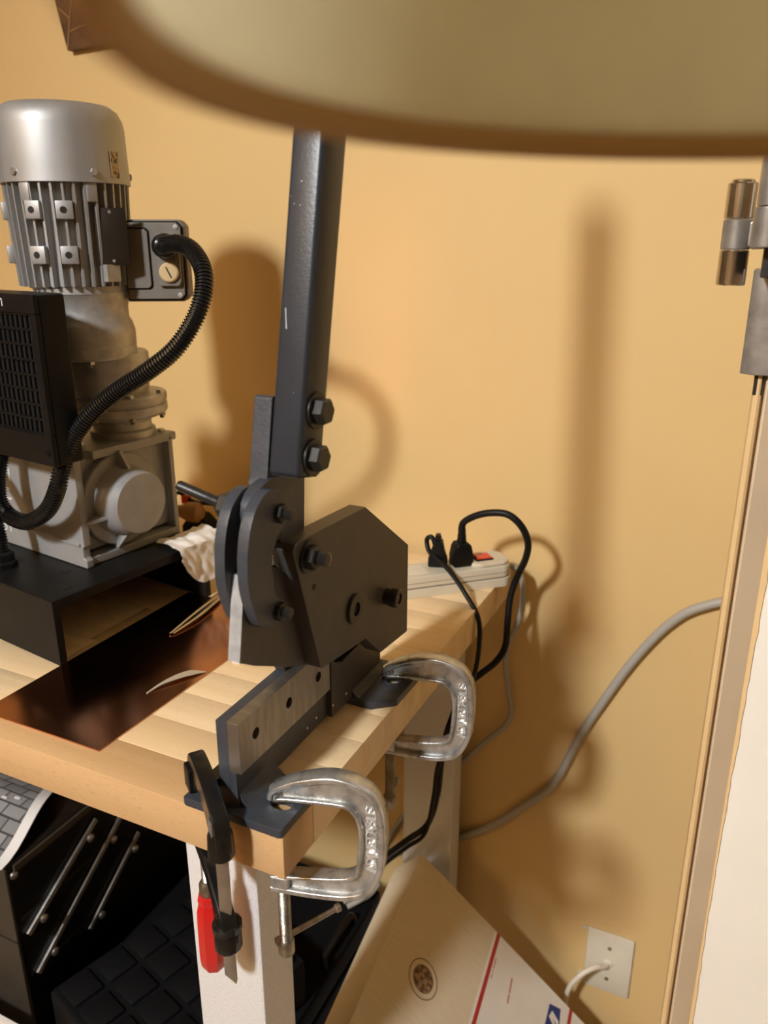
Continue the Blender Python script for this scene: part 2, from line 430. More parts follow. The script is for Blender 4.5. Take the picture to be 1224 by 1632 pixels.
# welded fillet along the foot of the body
PL('weld_fillet', 'shear', sh, [(-0.0442, 0.0079), (-0.0345, 0.0079), (-0.0405, 0.0125), (-0.0442, 0.021)], 0.009, 0.058, 'y', 0.0)
PL('weld_fillet', 'shear', sh, [(-0.0390, 0.0079), (-0.0315, 0.0079), (-0.0355, 0.0105), (-0.0390, 0.015)], 0.188, 0.254, 'y', 0.0)
lb = PL('lower_blade', 'blade', sh, [(0.0056, 0.0400), (0.146, 0.0390), (0.146, 0.0838), (0.0056, 0.0848)], -0.0500, -0.0390, 'x', 0.0007,
        holes=[circ(0.0280, 0.0642, 0.0046, 18), circ(0.0770, 0.0638, 0.0046, 18), circ(0.1260, 0.0625, 0.0046, 18)])
for yy, zz in ((0.0280, 0.0642), (0.0770, 0.0638), (0.1260, 0.0625)):
    LA('screw_recess', 'dark', lb, [(0.0046, 0), (0.0046, 0.002)], (-0.0500, yy, zz), (1, 0, 0), 16)
# rear stand with relief notch
PL('rear_stand', 'sheardark', sh, [(0.1480, 0.008), (0.2515, 0.008), (0.2515, 0.140), (0.178, 0.140), (0.178, 0.088), (0.192, 0.088), (0.199, 0.084), (0.2015, 0.076), (0.2015, 0.058), (0.1690, 0.056), (0.1560, 0.062), (0.1480, 0.070)], -0.0501, -0.0388, 'x', 0.0006)
HEX = [(0.0488, 0.2125), (0.0520, 0.2172), (0.0589, 0.2184), (0.1674, 0.2123), (0.2597, 0.1459), (0.2588, 0.0520), (0.1969, 0.0581), (0.1655, 0.0875), (0.1146, 0.0937), (0.0870, 0.0976), (0.0845, 0.0995)]
PL('back_cheek_plate', 'sheardark', sh, [(0.0700, 0.185), (0.155, 0.185), (0.235, 0.145), (0.235, 0.060), (0.090, 0.0837), (0.0700, 0.12)], -0.0605, -0.0500, 'x', 0.0008)
for yy, zz in ((0.0700, 0.2020), (0.1431, 0.1271), (0.2080, 0.1120)):
    LA('spacer_bolt', 'blackbolt', sh, [(0.006, 0), (0.006, 0.026)], (-0.0520, yy, zz if zz < 0.2 else 0.18), (1, 0, 0), 16)
PL('front_cheek_plate', 'sheardark', sh, HEX, -0.0285, -0.0120, 'x', 0.0009, holes=[circ(0.1431, 0.1271, 0.0045, 16)])
LA('pivot_washer', 'blackbolt', sh, [(0.0135, 0), (0.0135, 0.0022), (0.0125, 0.003), (0.0062, 0.003), (0.0062, 0.0008), (0.0, 0.0008)], (-0.0120, 0.1431, 0.1271), (1, 0, 0), 28)
hexbolt('cheek_bolt', 'blackbolt', sh, (-0.0120, 0.0700, 0.2020), (1, 0, 0), 0.0098, 0.0075, 0.008, 0.0018)
bm = bmesh.new()
lathe(bm, [(0.0078, 0), (0.0078, 0.006), (0.0092, 0.0062), (0.0092, 0.0125), (0.0078, 0.014), (0.0052, 0.014), (0.0052, 0.0128), (0, 0.0128)], (-0.0120, 0.2080, 0.1120), (1, 0, 0), 20)
mesh_obj('stop_bolt', bm, 'blackbolt', sh, True)
LA('inspection_dot', 'sliver', sh, [(0.0058, 0), (0.0056, 0.0010), (0, 0.0012)], (-0.0120, 0.0985, 0.1890), (1, 0, 0), 20)
LA('grease_hole', 'dark', sh, [(0.0026, 0), (0.0025, 0.0003)], (-0.0120, 0.0770, 0.1740), (1, 0, 0), 14)
ub = PL('upper_blade', 'sheardark', sh, [(0.0065, 0.208), (0.0039, 0.1987), (-0.0058, 0.1461), (0.0125, 0.1345), (0.0311, 0.1248), (0.0540, 0.1125), (0.0754, 0.1021), (0.115, 0.090), (0.158, 0.108), (0.158, 0.150), (0.090, 0.170), (0.045, 0.200), (0.020, 0.212)], -0.0348, -0.0252, 'x', 0.0004)
# bright ground front edge of the upper blade
PL('ground_edge', 'groundsteel', ub, [(0.0061, 0.2080), (0.0035, 0.1987), (-0.0063, 0.1462), (-0.0052, 0.1458), (0.0046, 0.1985), (0.0070, 0.2075)], -0.0349, -0.0251, 'x', 0.0)
LINK0 = [(0.0239, 0.2644), (0.0114, 0.2569), (0.0047, 0.2479), (0.0002, 0.2355), (-0.0022, 0.2222), (-0.0027, 0.2052), (0.0006, 0.1893), (0.0064, 0.174), (0.012, 0.1675), (0.023, 0.1630), (0.0351, 0.1635), (0.0413, 0.1703), (0.0395, 0.1770), (0.0311, 0.184), (0.0277, 0.1991), (0.0274, 0.2113), (0.0308, 0.2219), (0.0387, 0.2311), (0.0469, 0.2366), (0.0513, 0.2434), (0.0506, 0.251), (0.0459, 0.2582), (0.0361, 0.2638)]
LINK = [(p.x, p.y) for p in catmull([(a, b, 0) for a, b in LINK0], 4, True)]
for x0 in (-0.0250, -0.0440):
    PL('link_plate', 'shear', sh, LINK, x0, x0+0.0090, 'x', 0.0008)
for yy, zz in ((0.0390, 0.2455), (0.0322, 0.1722)):
    hexbolt('link_bolt', 'blackbolt', sh, (-0.0160, yy, zz), (1, 0, 0), 0.0072, 0.0048, 0.0065)
    hexbolt('link_nut', 'blackbolt', sh, (-0.0440, yy, zz), (-1, 0, 0), 0.0072, 0.0048)
bm = plate(bmesh.new(), [(0.0564, 0.3238), (0.0590, 0.3248), (0.0960, 0.3170), (0.0900, 0.2560), (0.0420, 0.2620), (0.0455, 0.2690)], (), -0.0445, -0.0290, 'x', 0.0012)
plate(bm, [(0.0480, 0.2680), (0.0905, 0.2600), (0.0868, 0.2124), (0.0880, 0.2000), (0.0800, 0.1880), (0.0680, 0.1860), (0.0580, 0.1960), (0.0530, 0.2200), (0.0380, 0.2255), (0.0260, 0.2300), (0.0180, 0.2400), (0.0165, 0.2480), (0.0190, 0.2560), (0.0250, 0.2625), (0.0370, 0.2670)], (), -0.0348, -0.0253, 'x', 0.0)
mesh_obj('lever_bar', bm, 'shear', sh, True, 40, True)
# square handle tube leaning back
ax = Vector((0, 0.2061, 0.9785)); bx = Vector((0, 0.9785, -0.2061))
bm = bmesh.new()
box(bm, -0.0130, 0.0118, 0.0, 0.0328, 0.0, 0.425, 0.0032, 3)
# hollow bottom end
for v in bm.verts:
    c = v.co.copy(); v.co = Vector((-0.0128+c.x, 0.0416, 0.2725))+bx*c.y+ax*c.z
tb = mesh_obj('handle_tube', bm, 'sheartube', sh, True, 30)
bm = bmesh.new(); box(bm, -0.0105, 0.0095, 0.0025, 0.0303, -0.0006, 0.004)
for v in bm.verts:
    c = v.co.copy(); v.co = Vector((-0.0128+c.x, 0.0416, 0.2725))+bx*c.y+ax*c.z
mesh_obj('tube_opening', bm, 'dark', tb)
for s in (0.0140, 0.0470):
    p = Vector((-0.0010, 0.0416, 0.2725))+bx*0.0180+ax*s
    hexbolt('handle_bolt', 'blackbolt', sh, p, (1, 0, 0), 0.0098, 0.0085, 0.0, 0.0018)
rr = random.Random(11)
for k in range(9):
    p = Vector((-0.0238+rr.uniform(0.001, 0.018), 0.0416, 0.2725))+bx*(-0.0001)+ax*rr.uniform(0.03, 0.33)
    o = LA('white_speck', 'white', tb, [(rr.uniform(0.0002, 0.0005), 0), (0.0002, 0.0002)], p, -bx, 6)  # tiny white discs scattered on the tube front
p = Vector((-0.0195, 0.0416, 0.2725))+ax*0.105
TU('paint_scratch', 'white', tb, [p+Vector((-0.0012, -0.0001, 0))+ax*0.010, p, p+Vector((0.0007, -0.0001, 0))-ax*0.004], 0.0003, 5, 3)
for yy, zz in ((0.176, 0.018), (0.150, 0.020), (0.128, 0.018), (0.112, 0.017)):
    LA('white_speck', 'white', sh, [(0.0013, 0), (0.0010, 0.0003)], (-0.0440 if yy < 0.148 else -0.0388, yy, zz), (1, 0, 0), 8)  # four more white specks low on the body side
# stop rod and hub left of the link
LA('stop_hub', 'blackbolt', sh, [(0.0095, 0), (0.0110, 0.002), (0.0110, 0.0150), (0.0090, 0.0180)], (-0.0440, 0.0330, 0.2465), (-0.96, 0.05, 0.02), 6, 20)
LA('stop_rod', 'blackbolt', sh, [(0.0040, 0), (0.0040, 0.036), (0.0030, 0.038)], (-0.0560, 0.0310, 0.2480), (-0.80, -0.26, 0.34), 14)

# ------------------------------------------------------------------ C clamps
def arc2(pts, k=6):
    return [(p.x, p.y) for p in catmull([(a, b, 0) for a, b in pts], k)]
CO = [(-0.0076, 0.0112), (-0.0060, 0.0175), (0.0008, 0.0233), (0.0194, 0.0324), (0.0476, 0.0390), (0.0726, 0.0324), (0.0849, 0.0156), (0.0879, -0.0103), (0.0872, -0.0300), (0.0849, -0.0474), (0.0745, -0.0673), (0.0560, -0.0768), (0.0264, -0.0800), (-0.0085, -0.0805)]
CI = [(-0.0085, -0.0655), (0.0108, -0.0625), (0.0450, -0.0575), (0.0590, -0.0530), (0.0645, -0.0440), (0.0668, -0.0143), (0.0655, 0.0000), (0.0610, 0.0085), (0.0522, 0.0125), (0.0134, 0.0108), (0.0000, 0.0090)]
def c_clamp(name, label, loc, rz, tb, word):
    t = thing(name, label, 'clamp', loc, rz, 'metal C-clamps on the bench edge')
    co, ci = arc2(CO), arc2(CI)
    bm = plate(bmesh.new(), co+ci, (), -0.0026, 0.0026, 'y')
    po = [Vector((a, 0, b)) for a, b in co]; pi = [Vector((a, 0, b)) for a, b in ci]
    # thick rolled rims on the outer and inner edge of the casting
    def inset(p, k):
        out = []
        for i in range(len(p)):
            a = p[max(0, i-1)]; b = p[min(len(p)-1, i+1)]; d = (b-a).normalized()
            out.append(p[i]+Vector((d.z, 0, -d.x))*k)
        return out
    def rim(p, a, b):
        rings = []
        for i in range(len(p)):
            q0 = p[max(0, i-1)]; q1 = p[min(len(p)-1, i+1)]; d = (q1-q0).normalized(); nv = Vector((d.z, 0, -d.x))
            c = 0.0009
            sec = [(a, b-c), (a-c, b), (-a+c, b), (-a, b-c), (-a, -b+c), (-a+c, -b), (a-c, -b), (a, -b+c)]
            rings.append([bm.verts.new(p[i]+nv*u_+Vector((0, v_, 0))) for u_, v_ in sec])
        for q0, q1 in zip(rings, rings[1:]):
            for j in range(8): bm.faces.new((q0[j], q0[(j+1) % 8], q1[(j+1) % 8], q1[j]))
        bm.faces.new(rings[0]); bm.faces.new(rings[-1])
    rim(inset(po, 0.0024), 0.0026, 0.0078)
    rim(inset(pi, 0.0016), 0.0018, 0.0070)
    box(bm, -0.0085, 0.0075, -0.0075, 0.0075, -0.0805, -0.0650, 0.002)     # screw boss
    lathe(bm, [(0.0065, 0), (0.0072, 0.003), (0.0060, 0.010)], (-0.0015, 0, 0.0086), (0, 0, 1), 16)
    mesh_obj('clamp_frame', bm, 'zinc', t, True, 50)
    pr = []
    z = -0.150
    while z < -0.046:
        pr += [(0.0054, z), (0.0046, z+0.0009)]; z += 0.0018
    LA('clamp_screw', 'zincdull', t, pr, (0, 0, 0), (0, 0, 1), 18)
    LA('swivel_pad', 'zincdull', t, [(0.0050, -0.0475), (0.0080, -0.0445), (0.0080, -0.0402)], (0, 0, 0), (0, 0, 1), 20)
    LA('screw_collar', 'zincdull', t, [(0.0062, -0.151), (0.0072, -0.149), (0.0072, -0.138), (0.0058, -0.136)], (0, 0, 0), (0, 0, 1), 18)
    a, b = Vector(tb[0]), Vector(tb[1]); d = (b-a)
    L = d.length
    LA('sliding_bar', 'zincdull', t, [(0.001, 0), (0.0040, 0.001), (0.0040, 0.005), (0.0026, 0.006), (0.0026, L-0.006), (0.0040, L-0.005), (0.0040, L-0.001), (0.001, L)], a, d, 14)
    mtx = Matrix.Translation((0.0768, -0.0030, -0.0165)) @ Matrix.Rotation(PI/2, 4, 'X') @ Matrix.Rotation(PI/2, 4, 'Z')
    tx = TX('raised_lettering', 'zinctext', t, word, 0.0125, 0.0016, mtx @ Matrix.Diagonal((0.86, 1.0, 1.0, 1.0)))
    return t
c_clamp('c_clamp', 'silver C-clamp gripping front foot of the shear at bench corner', (-0.022, 0.030, -0.0002), math.radians(12.5), ((-0.0105, 0.0005, -0.1435), (0.0340, 0.0500, -0.1415)), 'ADJUSTABLE')
c_clamp('c_clamp', 'silver C-clamp gripping rear foot of the shear, nearer the power strip', (-0.022, 0.240, -0.0002), math.radians(7), ((0.0060, 0.006, -0.1180), (-0.0050, -0.006, -0.1680)), 'ADJUSTABLE')

# ------------------------------------------------------------------ bar clamp with red handle
bc = thing('bar_clamp', 'bar clamp with red wooden handle and black jaws at bench corner', 'clamp', (-0.0430, -0.0200, 0.0), math.atan2(0.6, -0.8))
# local +x runs from the bar towards the screw
bm = plate(bmesh.new(), [(-0.0046, -0.0022), (0.0046, -0.0022), (0.0046, 0.0022), (-0.0046, 0.0022)], (), -0.143, 0.006, 'z', 0.0006)
for v in bm.verts:
    if v.co.z < -0.12 and v.co.x > 0: v.co.z += 0.009
o = mesh_obj('steel_bar', bm, 'steel', bc, True, 25); o.rotation_euler = (0, 0, math.radians(60))
fj = PL('fixed_jaw', 'blackgloss', bc, arc2([(-0.0090, -0.012), (-0.0095, 0.008), (-0.004, 0.022), (0.018, 0.034), (0.040, 0.041), (0.058, 0.041), (0.064, 0.030), (0.063, 0.0120)], 4)+[(0.0625, 0.0102), (0.0475, 0.0102), (0.0465, 0.018)]+arc2([(0.040, 0.022), (0.022, 0.014), (0.011, 0.002), (0.0092, -0.012)], 4), -0.0065, 0.0065, 'y', 0.0018)
B('jaw_insert', 'steelgrey', fj, -0.0045, 0.0045, 0.0060, 0.0078, 0.004, 0.018, 0.0006)
LA('jaw_sleeve', 'blackgloss', bc, [(0.0098, -0.0160), (0.0106, -0.0145), (0.0098, 0.0040), (0.0080, 0.0080)], (0, 0, 0), (0, 0, 1), 18, 30)
B('jaw_pad', 'black', bc, 0.0490, 0.0650, -0.0085, 0.0095, 0.0081, 0.0300, 0.002)
PL('sliding_jaw', 'blackgloss', bc, arc2([(-0.0092, -0.104), (-0.0100, -0.088), (-0.006, -0.074), (0.012, -0.060), (0.032, -0.048), (0.048, -0.0430)], 4)+[(0.0655, -0.0430), (0.0665, -0.0560), (0.050, -0.0590)]+arc2([(0.034, -0.066), (0.018, -0.080), (0.0105, -0.092), (0.0098, -0.104)], 4), -0.0062, 0.0062, 'y', 0.0016)
LA('jaw_collar', 'blackgloss', bc, [(0.0100, -0.106), (0.0112, -0.104), (0.0112, -0.089), (0.0105, -0.0875), (0.0120, -0.0865), (0.0120, -0.082), (0.009, -0.080)], (0, 0, 0), (0, 0, 1), 14, 25)
pr = []
z = -0.092
while z < -0.0425:
    pr += [(0.0046, z), (0.0036, z+0.001)]; z += 0.002
LA('clamp_screw', 'steel', bc, pr, (0.0565, 0, 0), (0, 0, 1), 16)
LA('swivel_pad', 'black', bc, [(0.0060, -0.0455), (0.0082, -0.0440), (0.0082, -0.0402)], (0.0565, 0, 0), (0, 0, 1), 18)
LA('ferrule', 'zincdull', bc, [(0.0070, -0.101), (0.0076, -0.100), (0.0074, -0.090), (0.0056, -0.0865)], (0.0565, 0, 0), (0, 0, 1), 20)
LA('handle', 'red', bc, [(0.004, -0.1815), (0.0095, -0.1800), (0.0115, -0.1755), (0.0122, -0.165), (0.0118, -0.130), (0.0112, -0.116), (0.0092, -0.109), (0.0098, -0.104), (0.0090, -0.1005), (0.0070, -0.0995)], (0.0565, 0, 0), (0, 0, 1), 8, 20)

# ------------------------------------------------------------------ geared motor on its black channel
GZ = 0.0
gm = thing('gear_motor', 'upright silver geared motor with black drive, hose and channel base', 'motor', (-0.351, 0.1195, 0.0), math.radians(-8.5))
CH = [(0.0, 0.0), (0.009, 0.0), (0.009, 0.058), (0.014, 0.064), (0.206, 0.064), (0.211, 0.058), (0.211, 0.0), (0.220, 0.0), (0.220, 0.075), (0.0, 0.075)]
PL('base_channel', 'basechan', gm, CH, -0.52, 0.0, 'x', 0.0012)
for xx, yy in ((-0.022, 0.032), (-0.060, 0.060), (-0.30, 0.03)):
    LA('mounting_hole', 'dark', gm, [(0.0062, 0), (0.0062, 0.0004)], (xx, yy, 0.075), (0, 0, 1), 16)
# gearbox
PL('gear_housing', 'gearpaint', gm, [(-0.232, 0.088), (-0.060, 0.088), (-0.060, 0.200), (-0.232, 0.200)], 0.0795, 0.216, 'y', 0.003)
PL('housing_front', 'gearpaint', gm, [(-0.236, 0.0755), (-0.0425, 0.0755), (-0.0425, 0.0850), (-0.0475, 0.0870), (-0.0475, 0.0990), (-0.0440, 0.1010), (-0.0460, 0.2030), (-0.236, 0.2030)], 0.0760, 0.0860, 'y', 0.0015)
PL('housing_back', 'gearpaint', gm, [(-0.236, 0.0755), (-0.0480, 0.0755), (-0.0480, 0.2030), (-0.236, 0.2030)], 0.2130, 0.2200, 'y', 0.0015)
PL('bottom_flange', 'gearpaint', gm, [(-0.236, 0.086), (-0.048, 0.086), (-0.046, 0.110), (-0.046, 0.160), (-0.048, 0.214), (-0.236, 0.214)], 0.0755, 0.0850, 'z', 0.0015)
PL('top_flange', 'gearpaint', gm, [(-0.236, 0.070), (-0.074, 0.070), (-0.070, 0.098), (-0.048, 0.104), (-0.048, 0.226), (-0.236, 0.226)], 0.1960, 0.2060, 'z', 0.0015)
PL('front_ridge', 'gearpaint', gm, [(-0.190, 0.101), (-0.050, 0.101), (-0.050, 0.105), (-0.190, 0.105)], 0.0735, 0.0770, 'y', 0.001)
LA('cover_flange', 'gearpaint', gm, [(0.0550, 0), (0.0550, 0.010), (0.0535, 0.012), (0.043, 0.012)], (-0.0605, 0.1385, 0.1420), (1, 0, 0), 40)
LA('bearing_cap', 'gearpaint', gm, [(0.0425, 0), (0.0410, 0.004), (0.0375, 0.030), (0.0345, 0.0335), (0.0, 0.0345)], (-0.0490, 0.1385, 0.1420), (1, 0, 0), 40, 25)
for a in (90, 0, 195, 255):
    a = math.radians(a); cy, cz = 0.1385, 0.1420
    bm = bmesh.new(); box(bm, -0.0490, -0.0300, 0.038, 0.058, -0.0022, 0.0022, 0.0006)
    for v in bm.verts:
        x, r, q = v.co
        if x > -0.04 and r > 0.05: x = -0.0440
        v.co = (x, cy+r*math.cos(a)-q*math.sin(a), cz+r*math.sin(a)+q*math.cos(a))
    mesh_obj('cover_rib', bm, 'gearpaint', gm, True)
for xx, yy in ((-0.056, 0.090), (-0.062, 0.215), (-0.075, 0.110)):
    hexbolt('flange_bolt', 'zinc', gm, (xx, yy, 0.206), (0, 0, 1), 0.005, 0.004)
# input flange, helical stage, adapter
LA('worm_neck', 'alu', gm, [(0.038, 0.205), (0.038, 0.214), (0.034, 0.216), (0.034, 0.224), (0.042, 0.234)], (-0.0885, 0.180, 0), (0, 0, 1), 36)
LA('input_flange', 'alu', gm, [(0.046, 0.230), (0.0530, 0.234), (0.0545, 0.236), (0.0545, 0.244), (0.0525, 0.245), (0.0525, 0.247), (0.0545, 0.248), (0.0545, 0.2555), (0.053, 0.257), (0.046, 0.2575)], (-0.0885, 0.180, 0), (0, 0, 1), 44)
for a in (-75, -25, 30, 150):
    a = math.radians(a)
    p = (-0.0885+0.0495*math.cos(a), 0.180+0.0495*math.sin(a), 0.257)
    hexbolt('flange_bolt', 'zinc', gm, p, (0, 0, 1), 0.0046, 0.004)
    hexbolt('flange_nut', 'zincdull', gm, (p[0], p[1], 0.234), (0, 0, -1), 0.0046, 0.004, 0.003)
LA('helical_stage', 'alu', gm, [(0.0450, 0.257), (0.0465, 0.262), (0.0480, 0.280), (0.0482, 0.2810), (0.0490, 0.284), (0.0490, 0.303), (0.047, 0.306)], (-0.0940, 0.170, 0), (0, 0, 1), 40)
LA('adapter_ring', 'alu', gm, [(0.0440, 0.3005), (0.0510, 0.302), (0.0525, 0.304), (0.0525, 0.313), (0.0518, 0.314), (0.0525, 0.315), (0.0525, 0.332), (0.0500, 0.341), (0.0470, 0.346), (0.0470, 0.358), (0.0505, 0.372), (0.0520, 0.3735), (0.0520, 0.381)], (-0.0985, 0.1535, 0), (0, 0, 1), 44)
for a in (-88, -38, 12, 200):
    a = math.radians(a)
    hexbolt('adapter_bolt', 'zinc', gm, (-0.0985+0.0490*math.cos(a), 0.1535+0.0490*math.sin(a), 0.302), (0, 0, -1), 0.0050, 0.004, 0.003)
AX, AY = -0.1020, 0.1500
LA('motor_body', 'alubright', gm, [(0.0500, 0.379), (0.0530, 0.382), (0.0530, 0.486)], (AX, AY, 0), (0, 0, 1), 40)
fin0 = None
for i in range(36):
    a = 2*PI*i/36
    if fin0 is None:
        bm = bmesh.new(); box(bm, 0.050, 0.0645, -0.0012, 0.0012, 0.3815, 0.4865, 0.0)
        for v in bm.verts:
            if v.co.x > 0.06 and v.co.z < 0.4: v.co.x = 0.0605
            if v.co.x < 0.06: v.co.y *= 1.8
        fin0 = mesh_obj('cooling_fin', bm, 'alubright', gm); f = fin0
    else:
        f = fin0.copy(); COL.objects.link(f); f.parent = gm
    f.location = (AX, AY, 0); f.rotation_euler = (0, 0, a)
for ang, zz in ((-68, 0.458), (-40, 0.458), (-68, 0.414), (-40, 0.414), (-125, 0.458), (-125, 0.414)):
    a = math.radians(ang)
    bm = bmesh.new(); box(bm, 0.058, 0.0672, -0.0085, 0.0085, -0.0090, 0.0090, 0.0012)
    o = mesh_obj('foot_boss', bm, 'alubright', gm, True); o.location = (AX, AY, zz); o.rotation_euler = (0, 0, a)
    LA('boss_hole', 'dark', o, [(0.0034, 0), (0.0034, 0.0004)], (0.0672, -0.001, 0.0), (1, 0, 0), 12)
for ang in (-75, -14):
    a = math.radians(ang)
    bm = bmesh.new(); box(bm, 0.056, 0.0650, -0.0055, 0.0055, 0.466, 0.4855, 0.001)
    o = mesh_obj('cap_lug', bm, 'alubright', gm, True); o.location = (AX, AY, 0); o.rotation_euler = (0, 0, a)
fc = LA('fan_cover', 'alubright', gm, [(0.0662, 0.4845), (0.0672, 0.4850), (0.0664, 0.5000), (0.0655, 0.5400), (0.0640, 0.5480), (0.0600, 0.5560), (0.0530, 0.5610), (0.0300, 0.5635), (0.0, 0.5640)], (AX, AY, 0), (0, 0, 1), 64, 40)
for ang in (-82, -12, 60):
    a = math.radians(ang)
    hexbolt('cover_screw', 'zinc', fc, (AX+0.0665*math.cos(a), AY+0.0665*math.sin(a), 0.4945), (math.cos(a), math.sin(a), 0), 0.0038, 0.003)
bm = bmesh.new(); box(bm, 0.0668, 0.0671, -0.0060, 0.0060, 0.490, 0.516)
o = mesh_obj('rating_sticker', bm, 'label', fc); o.location = (AX, AY, 0); o.rotation_euler = (0, 0, math.radians(12))
# dark plate on the side of the motor
bm = bmesh.new(); box(bm, -0.0030, 0.0, -0.0165, 0.0165, 0.403, 0.461, 0.0010)
npl = mesh_obj('name_plate', bm, 'brownplate', gm, True); npl.location = (-0.0350, 0.1500, 0); npl.rotation_euler = (0, 0, math.radians(-32))
for zz in (0.4565, 0.4075):
    LA('plate_screw', 'zinc', npl, [(0.0018, 0), (0.0012, 0.0008)], (0.0, 0.0, zz), (1, 0, 0), 10)
B('plate_mount', 'alu', gm, -0.056, -0.036, 0.140, 0.158, 0.386, 0.404, 0.001)
# terminal box, its lid turned towards the bench front
def jpl(name, m, pts, y0, y1, bev=0.0, par=None):
    return PL(name, m, par, pts, y0, y1, 'y', bev)
jb = jpl('terminal_box', 'jbox', [(-0.036, 0.363), (0.027, 0.363), (0.033, 0.369), (0.033, 0.444), (0.027, 0.450), (-0.036, 0.450)], 0.003, 0.030, 0.002, gm)
jb.location = (-0.0225, 0.1970, 0); jb.rotation_euler = (0, 0, math.radians(38))
jpl('lid_seam', 'black', [(-0.034, 0.3645), (0.025, 0.3645), (0.0300, 0.370), (0.0300, 0.443), (0.025, 0.4485), (-0.034, 0.4485)], 0.0012, 0.0034, 0.0, jb)
jpl('box_lid', 'jbox', [(-0.033, 0.366), (0.024, 0.366), (0.0285, 0.371), (0.0285, 0.442), (0.024, 0.447), (-0.033, 0.447)], -0.0020, 0.0030, 0.0012, jb)
jpl('panel_seam', 'black', [(-0.033, 0.3765), (-0.0085, 0.3765), (-0.0055, 0.3795), (-0.0055, 0.4385), (-0.0085, 0.4415), (-0.033, 0.4415)], -0.0026, -0.0016, 0.0, jb)
jpl('inner_panel', 'jbox', [(-0.033, 0.378), (-0.010, 0.378), (-0.0068, 0.381), (-0.0068, 0.437), (-0.010, 0.440), (-0.033, 0.440)], -0.0050, -0.0020, 0.001, jb)
jpl('gland_boss', 'jbox', [(0.002, 0.380), (0.024, 0.380), (0.0265, 0.386), (0.0265, 0.430), (0.023, 0.436), (0.002, 0.436)], -0.0075, -0.0015, 0.0015, jb)
for cx, cz in ((0.0235, 0.3705), (0.0235, 0.4425)):
    LA('lid_screw', 'alu', jb, [(0.0028, 0), (0.0026, 0.0012), (0, 0.0014)], (cx, -0.0020, cz), (0, -1, 0), 12)
pc = LA('blanking_plug', 'jplug', jb, [(0.0105, 0), (0.0105, 0.0030), (0.0090, 0.0042), (0.0, 0.0045)], (0.0140, -0.0075, 0.3950), (0, -1, 0), 24)
bm = bmesh.new(); box(bm, -0.0007, 0.0007, -0.0124, -0.0118, -0.0062, 0.0062)
o = mesh_obj('plug_slot', bm, 'dark', pc); o.location = (0.0140, 0, 0.3950); o.rotation_euler = (0, math.radians(-24), 0)
LA('cable_gland', 'black', jb, [(0.0120, 0), (0.0132, 0.003), (0.0132, 0.012), (0.0122, 0.015), (0.0122, 0.024), (0.0100, 0.028)], (0.0095, -0.0075, 0.4225), (0.35, -0.93, 0.02), 16, 25)
B('box_neck', 'alu', gm, -0.066, -0.040, 0.182, 0.215, 0.378, 0.436, 0.002)
# corrugated hose
HOSE = [(0.0090, 0.180, 0.4228), (0.0230, 0.171, 0.4240), (0.0450, 0.168, 0.4250), (0.067, 0.165, 0.4195), (0.0909, 0.155, 0.4037), (0.0997, 0.147, 0.3834), (0.0981, 0.135, 0.357), (0.0825, 0.12, 0.3269), (0.0552, 0.105, 0.3035), (0.0196, 0.092, 0.2809), (-0.0065, 0.078, 0.2574), (-0.0229, 0.063, 0.2311), (-0.0297, 0.052, 0.2018), (-0.0339, 0.045, 0.1781), (-0.052, 0.042, 0.1534), (-0.0873, 0.040, 0.1342), (-0.1192, 0.038, 0.136), (-0.1323, 0.037, 0.1528), (-0.136, 0.042, 0.1800), (-0.136, 0.050, 0.2040)]
hp = resample(catmull(HOSE, 10), 0.00085)
mesh_obj('corrugated_hose', tube(bmesh.new(), hp, lambda i: 0.0094 if i % 4 in (0, 1) else 0.0078, 14), 'blackgloss', gm, True, 24)
# second gland on the base plate at the frame edge
gl = [(-0.131, 0.030, 0.085), (-0.1305, 0.030, 0.1000), (-0.1330, 0.030, 0.1220), (-0.140, 0.032, 0.150), (-0.155, 0.034, 0.172), (-0.175, 0.038, 0.190), (-0.180, 0.045, 0.206)]
hp = resample(catmull(gl, 10), 0.00085)
mesh_obj('corrugated_hose', tube(bmesh.new(), hp, lambda i: 0.0080 if i % 4 in (0, 1) else 0.0066, 12), 'blackgloss', gm, True, 24)
LA('cable_gland', 'black', gm, [(0.0150, 0.0752), (0.0150, 0.081), (0.0125, 0.083), (0.0125, 0.091), (0.010, 0.094)], (-0.131, 0.030, 0), (0, 0, 1), 8, 20)
# drive enclosure with vent grille
dv = B('drive_enclosure', 'black', gm, -0.190, -0.0190, 0.042, 0.073, 0.2070, 0.3790, 0.003)
B('drive_bracket', 'basechan', gm, -0.120, -0.070, 0.0725, 0.1060, 0.309, 0.330, 0.001)
bm = bmesh.new()
gx0, gx1, gz0, gz1 = -0.186, -0.030, 0.2400, 0.3600
nc = 19; nr = 8
for i in range(nc+1):
    x = gx0+(gx1-gx0)*i/nc; box(bm, x-0.0011, x+0.0011, 0.0392, 0.0422, gz0, gz1)
for j in range(nr+1):
    zz = gz0+(gz1-gz0)*j/nr; box(bm, gx0, gx1, 0.0390, 0.0422, zz-0.0013, zz+0.0013)
vg = mesh_obj('vent_grille', bm, 'black', dv)
B('grille_backing', 'dark', dv, gx0, gx1, 0.0415, 0.0421, gz0, gz1)
for a, b, c, d in ((-0.190, -0.0190, 0.3605, 0.3790), (-0.190, -0.0190, 0.2070, 0.2395), (-0.0295, -0.0190, 0.2395, 0.3605)):
    B('front_panel', 'black', dv, a, b, 0.0370, 0.0425, c, d, 0.0012)
LA('panel_screw', 'basechan', dv, [(0.0036, 0), (0.0036, 0.0012), (0.0022, 0.0014), (0.0022, 0.0004), (0, 0.0004)], (-0.0285, 0.0370, 0.2210), (0, -1, 0), 16)
